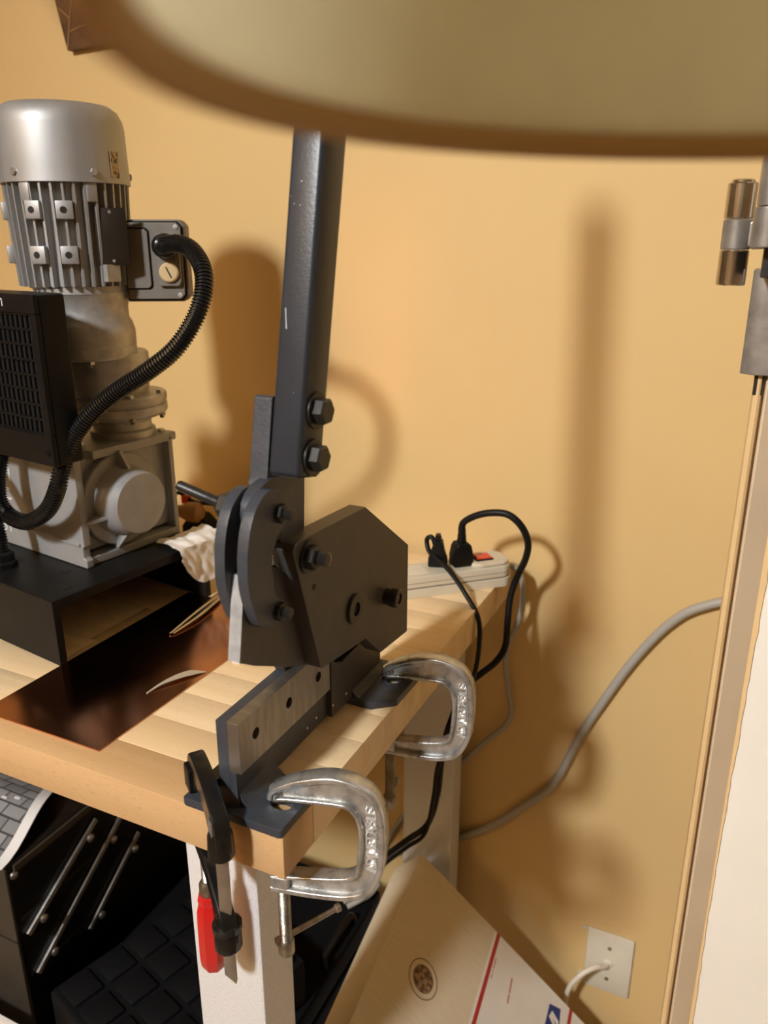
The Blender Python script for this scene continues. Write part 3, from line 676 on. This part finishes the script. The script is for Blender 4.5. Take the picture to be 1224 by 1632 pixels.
B('printed_mark', 'white', dv, -0.100, -0.0700, 0.0364, 0.0371, 0.3730, 0.3742)
B('printed_mark', 'white', dv, -0.0712, -0.0700, 0.0364, 0.0371, 0.3665, 0.3742)
# white lettering on the gearbox front
for s, x, zz, sz in (('H', -0.177, 0.166, 0.022), ('C', -0.181, 0.141, 0.022), ('31', -0.191, 0.0985, 0.022)):
    TX('painted_lettering', 'white', gm, s, sz, 0.0002, Matrix.Translation((x, 0.0758, zz)) @ Matrix.Rotation(PI/2, 4, 'X'))

# ------------------------------------------------------------------ things on the bench
cs = PL('copper_sheet', 'copper', None, [(-0.3530, 0.0235), (-0.2050, 0.0232), (-0.1960, 0.328), (-0.3490, 0.330)], 0.0, 0.0014, 'z', 0.0)
tag(cs, 'shiny copper sheet lying flat on the bench before the shear', 'metal sheet')
def ribbon(name, m, pts, widths, h, t, label, cat):
    bm = bmesh.new(); P = catmull([(a, b, 0) for a, b in pts], 6); n = len(P); rows = []
    for i, p in enumerate(P):
        d = (P[min(n-1, i+1)]-P[max(0, i-1)]).normalized(); q = Vector((-d.y, d.x, 0))
        f = i/(n-1)*(len(widths)-1); k = min(int(f), len(widths)-2); wd = widths[k]+(widths[k+1]-widths[k])*(f-k)
        z = h[0]+(h[1]-h[0])*math.sin(PI*i/(n-1))
        rows.append([bm.verts.new((*(p+q*wd).xy, z)), bm.verts.new((*(p-q*wd).xy, z)), bm.verts.new((*(p-q*wd).xy, z+t)), bm.verts.new((*(p+q*wd).xy, z+t))])
    for a, b in zip(rows, rows[1:]):
        for j in range(4): bm.faces.new((a[j], a[(j+1) % 4], b[(j+1) % 4], b[j]))
    bm.faces.new(rows[0]); bm.faces.new(rows[-1])
    return tag(mesh_obj(name, bm, m, None, True, 40), label, cat)
ribbon('metal_offcut', 'sliver', [(-0.2310, 0.1150), (-0.2275, 0.1330), (-0.2210, 0.1500), (-0.2140, 0.1640), (-0.2040, 0.1745)], [0.0008, 0.0018, 0.0042, 0.0052, 0.0008], (0.0014, 0.0042), 0.0008, 'thin curved pale metal sliver lying on the copper sheet', 'offcut')
tw = thing('tweezers', 'pair of steel tweezers lying across end of the copper sheet', 'tweezers', (-0.293, 0.226, 0.0014))
TU('tweezer_arm', 'chrome', tw, [(0.0000, 0.000, 0.0020), (-0.0040, 0.045, 0.0045), (-0.0100, 0.090, 0.0040), (-0.0130, 0.125, 0.0030)], lambda i: 0.0016+0.00010*i, 8, 8, 0.6)
TU('tweezer_arm', 'chrome', tw, [(0.0030, 0.001, 0.0016), (0.0040, 0.045, 0.0040), (-0.0030, 0.090, 0.0038), (-0.0110, 0.125, 0.0030)], lambda i: 0.0016+0.00010*i, 8, 8, 0.6)
tag(B('paper_chip', 'paper', None, -0.1930, -0.1830, 0.2050, 0.2130, 0.0, 0.004, 0.0004), 'tiny white chip on the bench beside the copper sheet edge', 'chip')
tag(B('wood_crumb', 'dark', None, -0.0990, -0.0960, 0.0640, 0.0655, 0.0, 0.0012, 0.0003), 'tiny dark crumb on the bench left of the shear', 'crumb')
# small curled shavings by the machine base
tag(TU('wire_shaving', 'blackbolt', None, [(-0.470, 0.112, 0.0008), (-0.455, 0.118, 0.0012), (-0.445, 0.112, 0.0010), (-0.452, 0.104, 0.0008), (-0.475, 0.102, 0.0008)], 0.0006, 6), 'thin curled dark wire shaving beside the black channel base', 'shaving')
# crumpled paper draped over the rear corner of the channel base
bm = bmesh.new(); NU, NV = 26, 22; rr = random.Random(3)
ca, sa_ = math.cos(math.radians(-8.5)), math.sin(math.radians(-8.5))
def pv(i, j, off):
    u = i/NU*0.088; v = j/NV
    y = 0.168+0.075*v
    w_ = 0.0022*math.sin(70*u+4*v)+0.0020*math.sin(9*v-60*u+1)+0.0012*math.sin(17*v+95*u)+0.0008*math.sin(33*v-210*u)
    cut = 0.020*(2*v-1)**2
    if u < 0.036: x, z = -0.034+u, 0.0790+abs(w_)
    else: x, z = 0.0045+abs(w_)*1.0+0.10*(u-0.036), 0.0790-(u-0.036)*max(0.1, 1-cut/0.03)
    x += off; z += off
    return Vector((-0.351+x*ca-y*sa_, 0.1195+x*sa_+y*ca, z))
for off in (0.0, 0.0012):
    g = [[bm.verts.new(pv(i, j, off)) for j in range(NV+1)] for i in range(NU+1)]
    for i in range(NU):
        for j in range(NV): bm.faces.new((g[i][j], g[i+1][j], g[i+1][j+1], g[i][j+1]))
o = tag(mesh_obj('crumpled_paper', bm, 'paper', None, True, 60), 'crumpled white paper towel draped over rear corner of the black channel', 'paper')
hm = thing('spring_clamp', 'tan and black hand tool lying beside the crumpled paper', 'tool', (-0.455, 0.500, 0.0))
PL('tool_body', 'black', hm, [(-0.030, 0.0), (0.040, 0.0), (0.038, 0.012), (0.006, 0.040), (-0.012, 0.042), (-0.03, 0.02)], -0.012, 0.012, 'y', 0.002)
LA('tool_handle', 'tan', hm, [(0.004, 0), (0.008, 0.003), (0.009, 0.020), (0.015, 0.034), (0.015, 0.050), (0.008, 0.056)], (-0.045, -0.022, 0.046), (0.95, 0.22, -0.02), 16)
B('tool_tip', 'redswitch', hm, -0.034, -0.022, -0.004, 0.006, 0.052, 0.066, 0.001)
tag(TU('black_cable', 'black', None, [(-0.53, 0.52, 0.004), (-0.515, 0.51, 0.05), (-0.4954, 0.50, 0.0673), (-0.4672, 0.50, 0.0563), (-0.4325, 0.50, 0.0580), (-0.40, 0.51, 0.045), (-0.385, 0.53, 0.004)], 0.0032, 8), 'thin black cable arching behind the motor and the shear', 'cable')

# ------------------------------------------------------------------ power strip
sa = math.atan2(0.0960, 0.0900)
ps = thing('power_strip', 'ivory power strip with red lit switch on the bench far corner', 'power strip', (-0.0500, 0.4980, 0.0), math.radians(43))
# local x along the strip; end with the switch at +x
def rounded(x0, x1, y0, y1, r, n=6):
    out = []
    for cx, cy, a in ((x1-r, y1-r, 0), (x0+r, y1-r, 90), (x0+r, y0+r, 180), (x1-r, y0+r, 270)):
        for i in range(n+1):
            t = math.radians(a+90*i/n); out.append((cx+r*math.cos(t), cy+r*math.sin(t)))
    return out
PL('strip_base', 'strip', ps, rounded(-0.170, 0.074, -0.0235, 0.0235, 0.014), 0.0, 0.012, 'z', 0.0008)
PL('strip_body', 'strip', ps, rounded(-0.169, 0.073, -0.0228, 0.0228, 0.014), 0.0128, 0.0290, 'z', 0.003)
PL('seam', 'jbox', ps, rounded(-0.168, 0.072, -0.0218, 0.0218, 0.014), 0.0115, 0.0135, 'z', 0.0)
PL('groove', 'jbox', ps, rounded(-0.1692, 0.0732, -0.0229, 0.0229, 0.014), 0.0196, 0.0202, 'z', 0.0)
PL('switch_housing', 'strip', ps, rounded(0.018, 0.0715, -0.0215, 0.0215, 0.014), 0.0285, 0.0345, 'z', 0.0025)
B('switch_bezel', 'black', ps, 0.026, 0.050, -0.0110, 0.0110, 0.0340, 0.0362, 0.0006)
bm = plate(bmesh.new(), [(0.028, 0.0358), (0.048, 0.0358), (0.048, 0.0376), (0.038, 0.0366), (0.028, 0.0392)], (), -0.0085, 0.0085, 'y')
mesh_obj('rocker_switch', bm, 'redswitch', ps)
for x in (-0.135, -0.095, -0.055):
    B('outlet_face', 'plate', ps, x-0.013, x+0.013, -0.014, 0.014, 0.0288, 0.0296, 0.0003)
TU('strip_cord', 'greycable', None, [(-0.0020, 0.5420, 0.0170), (0.0099, 0.5530, 0.0172), (0.0184, 0.560, 0.0085), (0.0228, 0.568, -0.0148), (0.022, 0.575, -0.0518), (0.0134, 0.58, -0.0847), (0.0027, 0.585, -0.119), (-0.0003, 0.588, -0.1514), (0.0049, 0.59, -0.1924), (0.011, 0.592, -0.2287), (0.0008, 0.592, -0.2562), (-0.0252, 0.593, -0.2878), (-0.0587, 0.595, -0.3339), (-0.0992, 0.596, -0.3851), (-0.16, 0.597, -0.47), (-0.22, 0.597, -0.60)], 0.0042, 10)
sc = bpy.data.objects['strip_cord']; sc.parent = ps
ps_m = Matrix.Translation(ps.location) @ Matrix.Rotation(math.radians(43), 4, 'Z')
sc.matrix_parent_inverse = ps_m.inverted()

def plug_cord(label, base, pts, rz, flat, r):
    t = thing('appliance_lead', label, 'power cable', base, rz)
    M_ = (Matrix.Translation(base) @ Matrix.Rotation(rz, 4, 'Z')).inverted()
    c = TU('cord', 'black', t, pts, r, 10, 8, flat)
    c.data.transform(M_)
    return t
p1 = plug_cord('flat black power cord with looped plug, nearer the shear', (-0.0690, 0.4860, 0.0297), [(-0.0735, 0.487, 0.0560), (-0.0760, 0.4875, 0.0630), (-0.0800, 0.488, 0.0665), (-0.0845, 0.488, 0.0640), (-0.0850, 0.487, 0.0575), (-0.0790, 0.482, 0.0480), (-0.0640, 0.476, 0.0420), (-0.0399, 0.463, 0.0306), (-0.0172, 0.450, 0.0136), (0.0040, 0.440, -0.0114), (0.0062, 0.440, -0.0498), (0.0010, 0.440, -0.0907), (-0.0179, 0.45, -0.1406), (-0.0375, 0.46, -0.1998), (-0.0563, 0.47, -0.2671), (-0.0628, 0.475, -0.3198), (-0.0760, 0.478, -0.3900), (-0.1020, 0.472, -0.4200), (-0.140, 0.462, -0.4650), (-0.165, 0.455, -0.5230)], 0.3, 0.75, 0.0040)
PL('plug_body', 'black', p1, [(-0.0125, 0), (0.0125, 0), (0.0120, 0.010), (0.0085, 0.020), (0.0060, 0.034), (-0.0040, 0.036), (-0.0090, 0.020), (-0.0120, 0.012)], -0.0085, 0.0085, 'y', 0.002)
for k in range(4):
    B('strain_relief', 'black', p1, -0.0062+0.001*k, 0.0062-0.0010*k, -0.005, 0.005, 0.0300+k*0.0035, 0.0322+k*0.0035, 0.0006)
p2 = plug_cord('round black power cord with upright plug looping over red switch', (-0.0430, 0.5020, 0.0297), [(-0.0432, 0.502, 0.0740), (-0.0435, 0.502, 0.0800), (-0.0396, 0.502, 0.0892), (-0.0232, 0.502, 0.0998), (-0.0029, 0.502, 0.1061), (0.0174, 0.503, 0.1057), (0.0341, 0.505, 0.0918), (0.0417, 0.510, 0.0699), (0.0370, 0.52, 0.0442), (0.0240, 0.534, 0.0124), (0.0175, 0.53, -0.0157), (0.0183, 0.52, -0.0473), (0.0195, 0.51, -0.079), (0.0107, 0.5, -0.0993), (-0.0037, 0.48, -0.1112), (-0.0154, 0.470, -0.1230), (-0.0316, 0.472, -0.1623), (-0.0481, 0.480, -0.2152), (-0.0574, 0.487, -0.2689), (-0.0646, 0.495, -0.3289), (-0.0800, 0.497, -0.3900), (-0.1080, 0.485, -0.4200), (-0.148, 0.472, -0.4650), (-0.178, 0.465, -0.5230)], 0.75, 1.0, 0.0045)
PL('plug_body', 'black', p2, [(-0.0135, 0), (0.0135, 0), (0.0135, 0.014), (0.0110, 0.026), (0.0078, 0.031), (-0.0078, 0.031), (-0.0110, 0.026), (-0.0135, 0.014)], -0.0100, 0.0100, 'y', 0.002)
LA('strain_relief', 'black', p2, [(0.0062, 0.030), (0.0062, 0.035), (0.0050, 0.036), (0.0058, 0.037), (0.0056, 0.041), (0.0046, 0.042), (0.0052, 0.043), (0.0048, 0.050)], (0, 0, 0), (0, 0, 1), 14)

# ------------------------------------------------------------------ wall cables and plate
tag(TU('wall_cable', 'greycable', None, [(0.42, 0.600, 0.030), (0.34, 0.5985, 0.020), (0.2876, 0.5985, 0.0054), (0.2424, 0.5985, -0.0167), (0.2181, 0.5990, -0.0382), (0.194, 0.5990, -0.0712), (0.1662, 0.599, -0.1206), (0.1378, 0.5995, -0.1823), (0.1157, 0.600, -0.2344), (0.0995, 0.600, -0.2814), (0.0873, 0.600, -0.3177), (0.069, 0.600, -0.3536), (0.0374, 0.600, -0.3904), (-0.0046, 0.600, -0.4389), (-0.0545, 0.600, -0.4797), (-0.12, 0.600, -0.5250), (-0.25, 0.600, -0.60)], 0.0060, 12), 'thick grey cable curving down the wall beside the door frame', 'cable')
wp = thing('wall_plate', 'ivory wall plate with white cable and two screws', 'wall plate', (0.1845, 0.607, -0.6370))
bm = box(bmesh.new(), -0.035, 0.035, -0.0055, 0.0, -0.057, 0.057, 0.0022, 2)
mesh_obj('cover_plate', bm, 'plate', wp, True)
for zz in (0.030, -0.030):
    s_ = LA('plate_screw', 'steel', wp, [(0.0034, 0), (0.0030, 0.0012), (0, 0.0014)], (0, -0.0055, zz), (0, -1, 0), 14)
LA('cable_bushing', 'plate', wp, [(0.0075, 0), (0.0070, 0.002), (0.0050, 0.003)], (0, -0.0052, 0), (0, -1, 0), 18)
TU('white_cable', 'whitecable', wp, [(0.0, -0.004, 0.0), (-0.004, -0.016, 0.002), (-0.0150, -0.028, 0.0085), (-0.0330, -0.040, -0.002), (-0.0480, -0.044, -0.030), (-0.0530, -0.042, -0.065), (-0.050, -0.036, -0.105), (-0.030, -0.03, -0.20), (-0.02, -0.025, -0.2590)], 0.0042, 10)
for dx, dz in ((-0.0405, 0.052), (-0.0410, -0.0400)):
    B('drywall_anchor', 'strip', wp, dx-0.004, dx+0.005, -0.0035, -0.0002, dz-0.0025, dz+0.0025, 0.0006)
# carved plaque on the wall, corner showing under the lamp shade
pq = thing('wall_plaque', 'dark brown carved leaf plaque hung on the wall behind lampshade', 'plaque', (-0.7133, 0.600, 0.6924))
PL('plaque_board', 'plaque', pq, [(0.0, 0.0), (0.105, 0.004), (0.19, 0.20), (-0.052, 0.26)], -0.006, 0.0065, 'y', 0.0015)
for a, b in (((0.002, 0.003), (0.03, 0.09)), ((0.01, 0.024), (0.045, 0.030)), ((0.014, 0.040), (-0.006, 0.055)), ((0.02, 0.056), (0.055, 0.062))):
    TU('leaf_vein', 'tan', pq, [(a[0], -0.0062, a[1]), ((a[0]+b[0])/2, -0.0072, (a[1]+b[1])/2), (b[0], -0.0062, b[1])], 0.0011, 6)

# ------------------------------------------------------------------ door hinge
hg = thing('door_hinge', 'worn steel barrel hinge on block at top of the door frame', 'hinge', (0.2465, 0.300, 0.395))
for z0, z1, mm in ((0.0, 0.0264, 'chrome'), (0.0268, 0.0490, 'steelgrey'), (0.0494, 0.0755, 'chrome')):
    LA('knuckle', mm, hg, [(0.0102, z0), (0.0109, z0+0.0008), (0.0109, z1-0.0008), (0.0102, z1)], (0, 0, 0), (0, 0, 1), 28)
LA('pin_cap', 'chrome', hg, [(0.0084, 0.0755), (0.0084, 0.0772), (0.0070, 0.0780)], (0, 0, 0), (0, 0, 1), 24)
PL('leaf_block', 'steelgrey', hg, [(0.0160, 0.0), (0.0260, -0.0060), (0.052, -0.0060), (0.052, 0.036), (0.0160, 0.036)], -0.0690, 0.0120, 'z', 0.001)
PL('upper_leaf', 'steelgrey', hg, [(0.006, 0.030), (0.006, 0.046), (0.013, 0.049), (0.030, 0.049), (0.030, 0.028), (0.013, 0.027)], -0.0060, 0.0060, 'y', 0.002)
PL('pin_housing', 'steelgrey', hg, [(0.0235+0.011*math.cos(a), -0.060+0.011*math.sin(a)) for a in [2*PI*i/24 for i in range(24)]], 0.0290, 0.0560, 'z', 0.001)
PL('pin_housing', 'steelgrey', hg, [(0.0240+0.0105*math.cos(a), -0.060+0.0105*math.sin(a)) for a in [2*PI*i/24 for i in range(24)]], 0.0564, 0.0980, 'z', 0.001)
B('dark_gap_bracket', 'blackbolt', hg, 0.022, 0.032, -0.055, 0.004, 0.008, 0.034, 0.001)  # invented support; its black colour stands in for the shaded gap
PL('scraped_stub', 'blackbolt', hg, [(0.0275, 0.001), (0.0346, 0.001), (0.0346, 0.03), (0.0275, 0.03)], -0.0860, -0.0685, 'z', 0.0006)

# ------------------------------------------------------------------ mailing box leaning under the bench
cb = thing('cardboard_box', 'flat mailing box, kraft and white with red stripes, leaning by wall', 'box', (0, 0, 0))
A = Vector((-0.0855, 0.490, -0.4391)); ROT = math.radians(6.5)
ex = Vector((0.7071, 0, -0.7071)); ey = Vector((0, -1, 0)); nn = Vector((0.7071, 0, 0.7071))
e1 = ex*math.cos(ROT)-ey*math.sin(ROT); e2 = ex*math.sin(ROT)+ey*math.cos(ROT)
bxM = Matrix((e1, e2, nn)).transposed().to_4x4(); bxM.translation = A
cb.matrix_world = bxM
LB, WB, TB = 0.555, 0.36, 0.062
kr = 0.162
B('kraft_panel', 'kraft', cb, 0, kr, 0, WB, -0.0016, 0.0, 0.0003)
B('white_panel', 'boxwhite', cb, kr, LB, 0, WB, -0.0016, 0.0, 0.0003)
B('box_body', 'kraft', cb, 0.0004, LB-0.0004, 0.0004, WB-0.0004, -TB, -0.0012, 0.0008)
def pr2(name, m, u0, u1, v0, v1):
    return B(name, m, cb, u0, u1, v0, v1, -0.0002, 0.00025)
pr2('red_stripe', 'printred', 0.1665, 0.1730, 0.0004, WB-0.0004)
pr2('red_stripe', 'printred', 0.3270, 0.3335, 0.0004, WB-0.0004)
k_ = 0.927
def q(u, v):
    u *= k_; v *= k_
    return (u*math.cos(ROT)-v*math.sin(ROT), u*math.sin(ROT)+v*math.cos(ROT))
def q(u, v):   # measured (down-slope, along-bench) to box axes
    P_ = ex*(u*k_)+ey*(v*k_)
    return (P_.dot(e1), P_.dot(e2))
c0 = q(0.0985, 0.1573)
for r0, r1 in ((0.0242, 0.0254), (0.0168, 0.0177)):
    bm = plate(bmesh.new(), circ(*c0, r1, 40), [circ(*c0, r0, 40)], -0.0001, 0.00025, 'z'); mesh_obj('seal_ring', bm, 'printbrown', cb)
bm = plate(bmesh.new(), circ(*c0, 0.0165, 40), (), -0.0001, 0.0002, 'z'); mesh_obj('seal_emblem', bm, 'sealfill', cb)
# tiny unreadable red print, as two broken lines
def dashes(ua, va, ub, vb, n, wd):
    a, b = Vector(q(ua, va)), Vector(q(ub, vb)); bm = bmesh.new(); rr = random.Random(n)
    d = (b-a)/n
    for i in range(n):
        if rr.random() < 0.15: continue
        p = a+d*(i+0.5); box(bm, p.x-wd/2, p.x+wd/2, p.y-abs(d.y)*0.36, p.y+abs(d.y)*0.36, -0.0001, 0.0002)
    mesh_obj('small_print', bm, 'printred', cb)
dashes(0.1937, 0.0182, 0.1991, 0.0537, 16, 0.0016)
dashes(0.2326, 0.0180, 0.2404, 0.0601, 20, 0.0022)
# blue emblem: slanted blue block split by white wings
def poly(name, m, pts, t=0.00025):
    bm = plate(bmesh.new(), pts, (), -0.0001, t, 'z'); return mesh_obj(name, bm, m, cb)
u0, v0 = q(0.3180, -0.0160)
poly('blue_emblem', 'printblue', [(u0-0.006, v0+0.004), (u0+0.016, v0-0.004), (u0+0.022, v0+0.050), (u0-0.008, v0+0.058)])
poly('emblem_wing', 'boxwhite', [(u0+0.001, v0+0.010), (u0+0.016, v0+0.016), (u0+0.0175, v0+0.024), (u0+0.004, v0+0.020), (u0+0.0185, v0+0.031), (u0+0.0195, v0+0.036), (u0-0.003, v0+0.022)], 0.0004)

# ------------------------------------------------------------------ dark things stored under the bench
c2 = thing('tool_case', 'flat black plastic tool case under the bench beside the box', 'case', (-0.31, 0.315, -0.62))
B('case_bottom', 'casblack', c2, -0.138, 0.160, -0.205, 0.170, 0.0, 0.044, 0.006)
B('case_lid', 'casblack', c2, -0.138, 0.160, -0.205, 0.170, 0.048, 0.090, 0.006)
B('case_seam', 'dark', c2, -0.133, 0.155, -0.200, 0.165, 0.042, 0.050)
TU('case_handle', 'blackgloss', c2, [(0.150, 0.010, 0.088), (0.146, 0.015, 0.101), (0.146, 0.040, 0.106), (0.146, 0.070, 0.106), (0.146, 0.095, 0.101), (0.150, 0.100, 0.088)], 0.0055, 10)
g2 = thing('organizer_case', 'black organizer case with raised square pads on its lid', 'case', (-0.4200, 0.0900, -0.5295), math.radians(-16.5))
B('case_shell', 'casblack', g2, 0.0, 0.205, 0.0, 0.245, 0.0, 0.074, 0.006)
pad = None
for i in range(4):
    for j in range(5):
        if pad is None:
            pad = mesh_obj('raised_pad', box(bmesh.new(), -0.0205, 0.0205, -0.0195, 0.0195, 0.072, 0.0785, 0.0025, 2), 'casblack', g2, True); o = pad
        else:
            o = pad.copy(); COL.objects.link(o); o.parent = g2
        o.location = (0.0285+0.0490*i, 0.0285+0.0470*j, 0)
tb_ = thing('tool_box', 'black cantilever metal toolbox with silver linkage arms under bench', 'toolbox', (-0.475, 0.100, -0.62))
B('box_shell', 'toolbox', tb_, -0.36, 0.0, 0.002, 0.34, 0.0, 0.322, 0.003)
B('box_end', 'toolboxend', tb_, -0.36, 0.0, -0.0012, 0.0025, 0.0, 0.318, 0.001)
B('end_seam', 'dark', tb_, -0.36, 0.0005, -0.0018, -0.0008, 0.205, 0.207)
B('lid_rail', 'toolboxend', tb_, 0.0, 0.004, 0.010, 0.34, 0.3085, 0.3190, 0.001)
B('tray_line', 'dark', tb_, 0.0, 0.0008, 0.01, 0.33, 0.232, 0.236)
B('tray_line', 'dark', tb_, 0.0, 0.0008, 0.01, 0.33, 0.140, 0.144)
def arm(y0, z0, y1, z1, L):
    d = Vector((0, y1-y0, z1-z0)); p0 = Vector((0.0, y0, z0))
    an = math.atan2(z1-z0, y1-y0)
    bm = box(bmesh.new(), 0.0010, 0.0048, -0.010, d.length+0.010, -0.0042, 0.0042, 0.0005)
    o = mesh_obj('linkage_arm', bm, 'steelgrey', tb_, True); o.location = p0; o.rotation_euler = (an, 0, 0)
    for t in (0.10, 0.90):
        LA('rivet', 'steel', o, [(0.0058, 0), (0.0056, 0.0018), (0.0030, 0.0036), (0, 0.0040)], (0.0048, d.length*t, -0.0085), (1, 0, 0), 16)
arm(0.022, 0.213, 0.135, 0.285, 0)
arm(0.026, 0.145, 0.178, 0.255, 0)
arm(0.115, 0.135, 0.210, 0.205, 0)
LA('corner_rivet', 'steel', tb_, [(0.0055, 0), (0.0050, 0.0025), (0, 0.0040)], (0.0, 0.010, 0.304), (1, 0, 0), 14)
# printed sleeve resting on the tool box
br = thing('printed_sleeve', 'grey brick-patterned printed sheet with white border on the toolbox', 'sheet', (-0.62, 0.15, -0.2975))
def sheet(name, m, x0, x1, dz):
    bm = bmesh.new(); n = 14; rows = []
    for i in range(n+1):
        t = i/n; y = -0.055+0.20*t; z = 0.0015+0.026*math.sin(PI*min(1, t*1.2))**2
        sx = 0.130-0.115*t+0.03*math.sin(PI*t)
        rows.append([bm.verts.new((sx+x0, y, z+dz)), bm.verts.new((sx+x1, y, z+dz)), bm.verts.new((sx+x1, y, z+dz+0.001)), bm.verts.new((sx+x0, y, z+dz+0.001))])
    for a, b in zip(rows, rows[1:]):
        for j in range(4): bm.faces.new((a[j], a[(j+1) % 4], b[(j+1) % 4], b[j]))
    bm.faces.new(rows[0]); bm.faces.new(rows[-1])
    return mesh_obj(name, bm, m, br, True, 40)
sheet('printed_face', 'brick', -0.19, -0.0005, 0.0)
sheet('white_border', 'white', 0.0, 0.016, 0.0)
for k in range(6):
    o = LA('printed_dash', 'white', br, [(0.0052, 0), (0.0052, 0.0003)], (0, 0, 0), (0, 0, 1), 14)
    o.location = (0.0860-0.0165*k, 0.0260-0.0065*k, 0.0292); o.scale = (1, 0.45, 1)
# loose grey ends of cable by the rear leg
gc = thing('cable_bundle', 'short bundle of light grey cable ends on the black case', 'cables', (-0.168, 0.462, -0.5300))
for dx, dy in ((0.0, 0.0), (0.010, -0.006), (0.016, 0.004)):
    TU('cable_end', 'greycable', gc, [(dx-0.022, dy-0.028, 0.0052), (dx-0.006, dy-0.010, 0.012), (dx+0.003, dy+0.005, 0.024), (dx-0.004, dy+0.018, 0.0052)], 0.0045, 8)

# ------------------------------------------------------------------ floor lamp, its shade overhead
lp = thing('floor_lamp', 'unlit floor lamp with khaki fabric shade and brown rolled rim', 'lamp', (0.3092, -0.2719, FZ))
zr = 0.4513-FZ
RB = 0.1188
bm = bmesh.new(); lathe(bm, [(RB, zr), (RB-0.024, zr+0.20), (RB-0.0255, zr+0.20), (RB-0.0015, zr), (RB, zr)], (0, 0, 0), (0, 0, 1), 96, cap=False)
mesh_obj('lamp_shade', bm, 'shade', lp, True, 40)
ring = [Vector((RB*math.cos(2*PI*i/96), RB*math.sin(2*PI*i/96), zr+0.002)) for i in range(97)]
mesh_obj('shade_rim', tube(bmesh.new(), ring, 0.0036, 10, 1.0, False), 'shadetrim', lp, True, 60)
ring = [Vector(((RB-0.024)*math.cos(2*PI*i/64), (RB-0.024)*math.sin(2*PI*i/64), zr+0.199)) for i in range(65)]
mesh_obj('shade_top_rim', tube(bmesh.new(), ring, 0.003, 8, 1.0, False), 'shadetrim', lp, True, 60)
for a in (0.3, 0.3+2*PI/3, 0.3+4*PI/3):
    TU('shade_spoke', 'brass', lp, [(0, 0, zr+0.170), ((RB-0.024)*math.cos(a), (RB-0.024)*math.sin(a), zr+0.198)], 0.0016, 6, 4)
LA('lamp_socket', 'brass', lp, [(0.016, zr+0.05), (0.018, zr+0.055), (0.018, zr+0.10), (0.012, zr+0.105), (0.006, zr+0.26)], (0, 0, 0), (0, 0, 1), 20)
TU('lamp_arm', 'brass', lp, [(0.0, 0.0, zr+0.245), (0.10, 0.0, zr+0.262), (0.35, 0.0, zr+0.262), (0.47, 0.0, zr+0.225), (0.50, 0.0, zr+0.14)], 0.007, 12)
LA('lamp_pole', 'brass', lp, [(0.009, 0.02), (0.009, zr+0.16)], (0.50, 0, 0), (0, 0, 1), 16)
LA('lamp_base', 'brass', lp, [(0.13, 0.0), (0.13, 0.012), (0.11, 0.020), (0.02, 0.030), (0.010, 0.05)], (0.50, 0, 0), (0, 0, 1), 36)

# ceiling lamp canopy above the light
cl = thing('ceiling_lamp', 'round white ceiling lamp canopy above the room', 'lamp', (LAMP.x, LAMP.y, CZ))
LA('canopy', 'globe', cl, [(0.10, -0.0005), (0.10, -0.02), (0.06, -0.035), (0.02, -0.04)], (0, 0, 0), (0, 0, 1), 32)

ul = thing('added_fill_lamp', 'made-up brass uplight on a pole, added behind for warm fill', 'lamp', (FILL_POS.x, FILL_POS.y, FZ))  # unseen stand invented to carry the added fill light
LA('fill_lamp_bowl', 'brass', ul, [(0.02, 1.80), (0.10, 1.84), (0.16, 1.905), (0.157, 1.906), (0.098, 1.846), (0.0, 1.806)], (0, 0, 0), (0, 0, 1), 32)
LA('lamp_pole', 'brass', ul, [(0.012, 0.02), (0.012, 1.802)], (0, 0, 0), (0, 0, 1), 16)
LA('lamp_base', 'brass', ul, [(0.14, 0.0), (0.14, 0.015), (0.02, 0.03)], (0, 0, 0), (0, 0, 1), 32)

tag(B('white_board', 'paper', None, -0.95, -0.43, 0.054, 0.062, FZ, -0.4950, 0.001), 'plain white board standing on the floor in front of the toolbox', 'board')
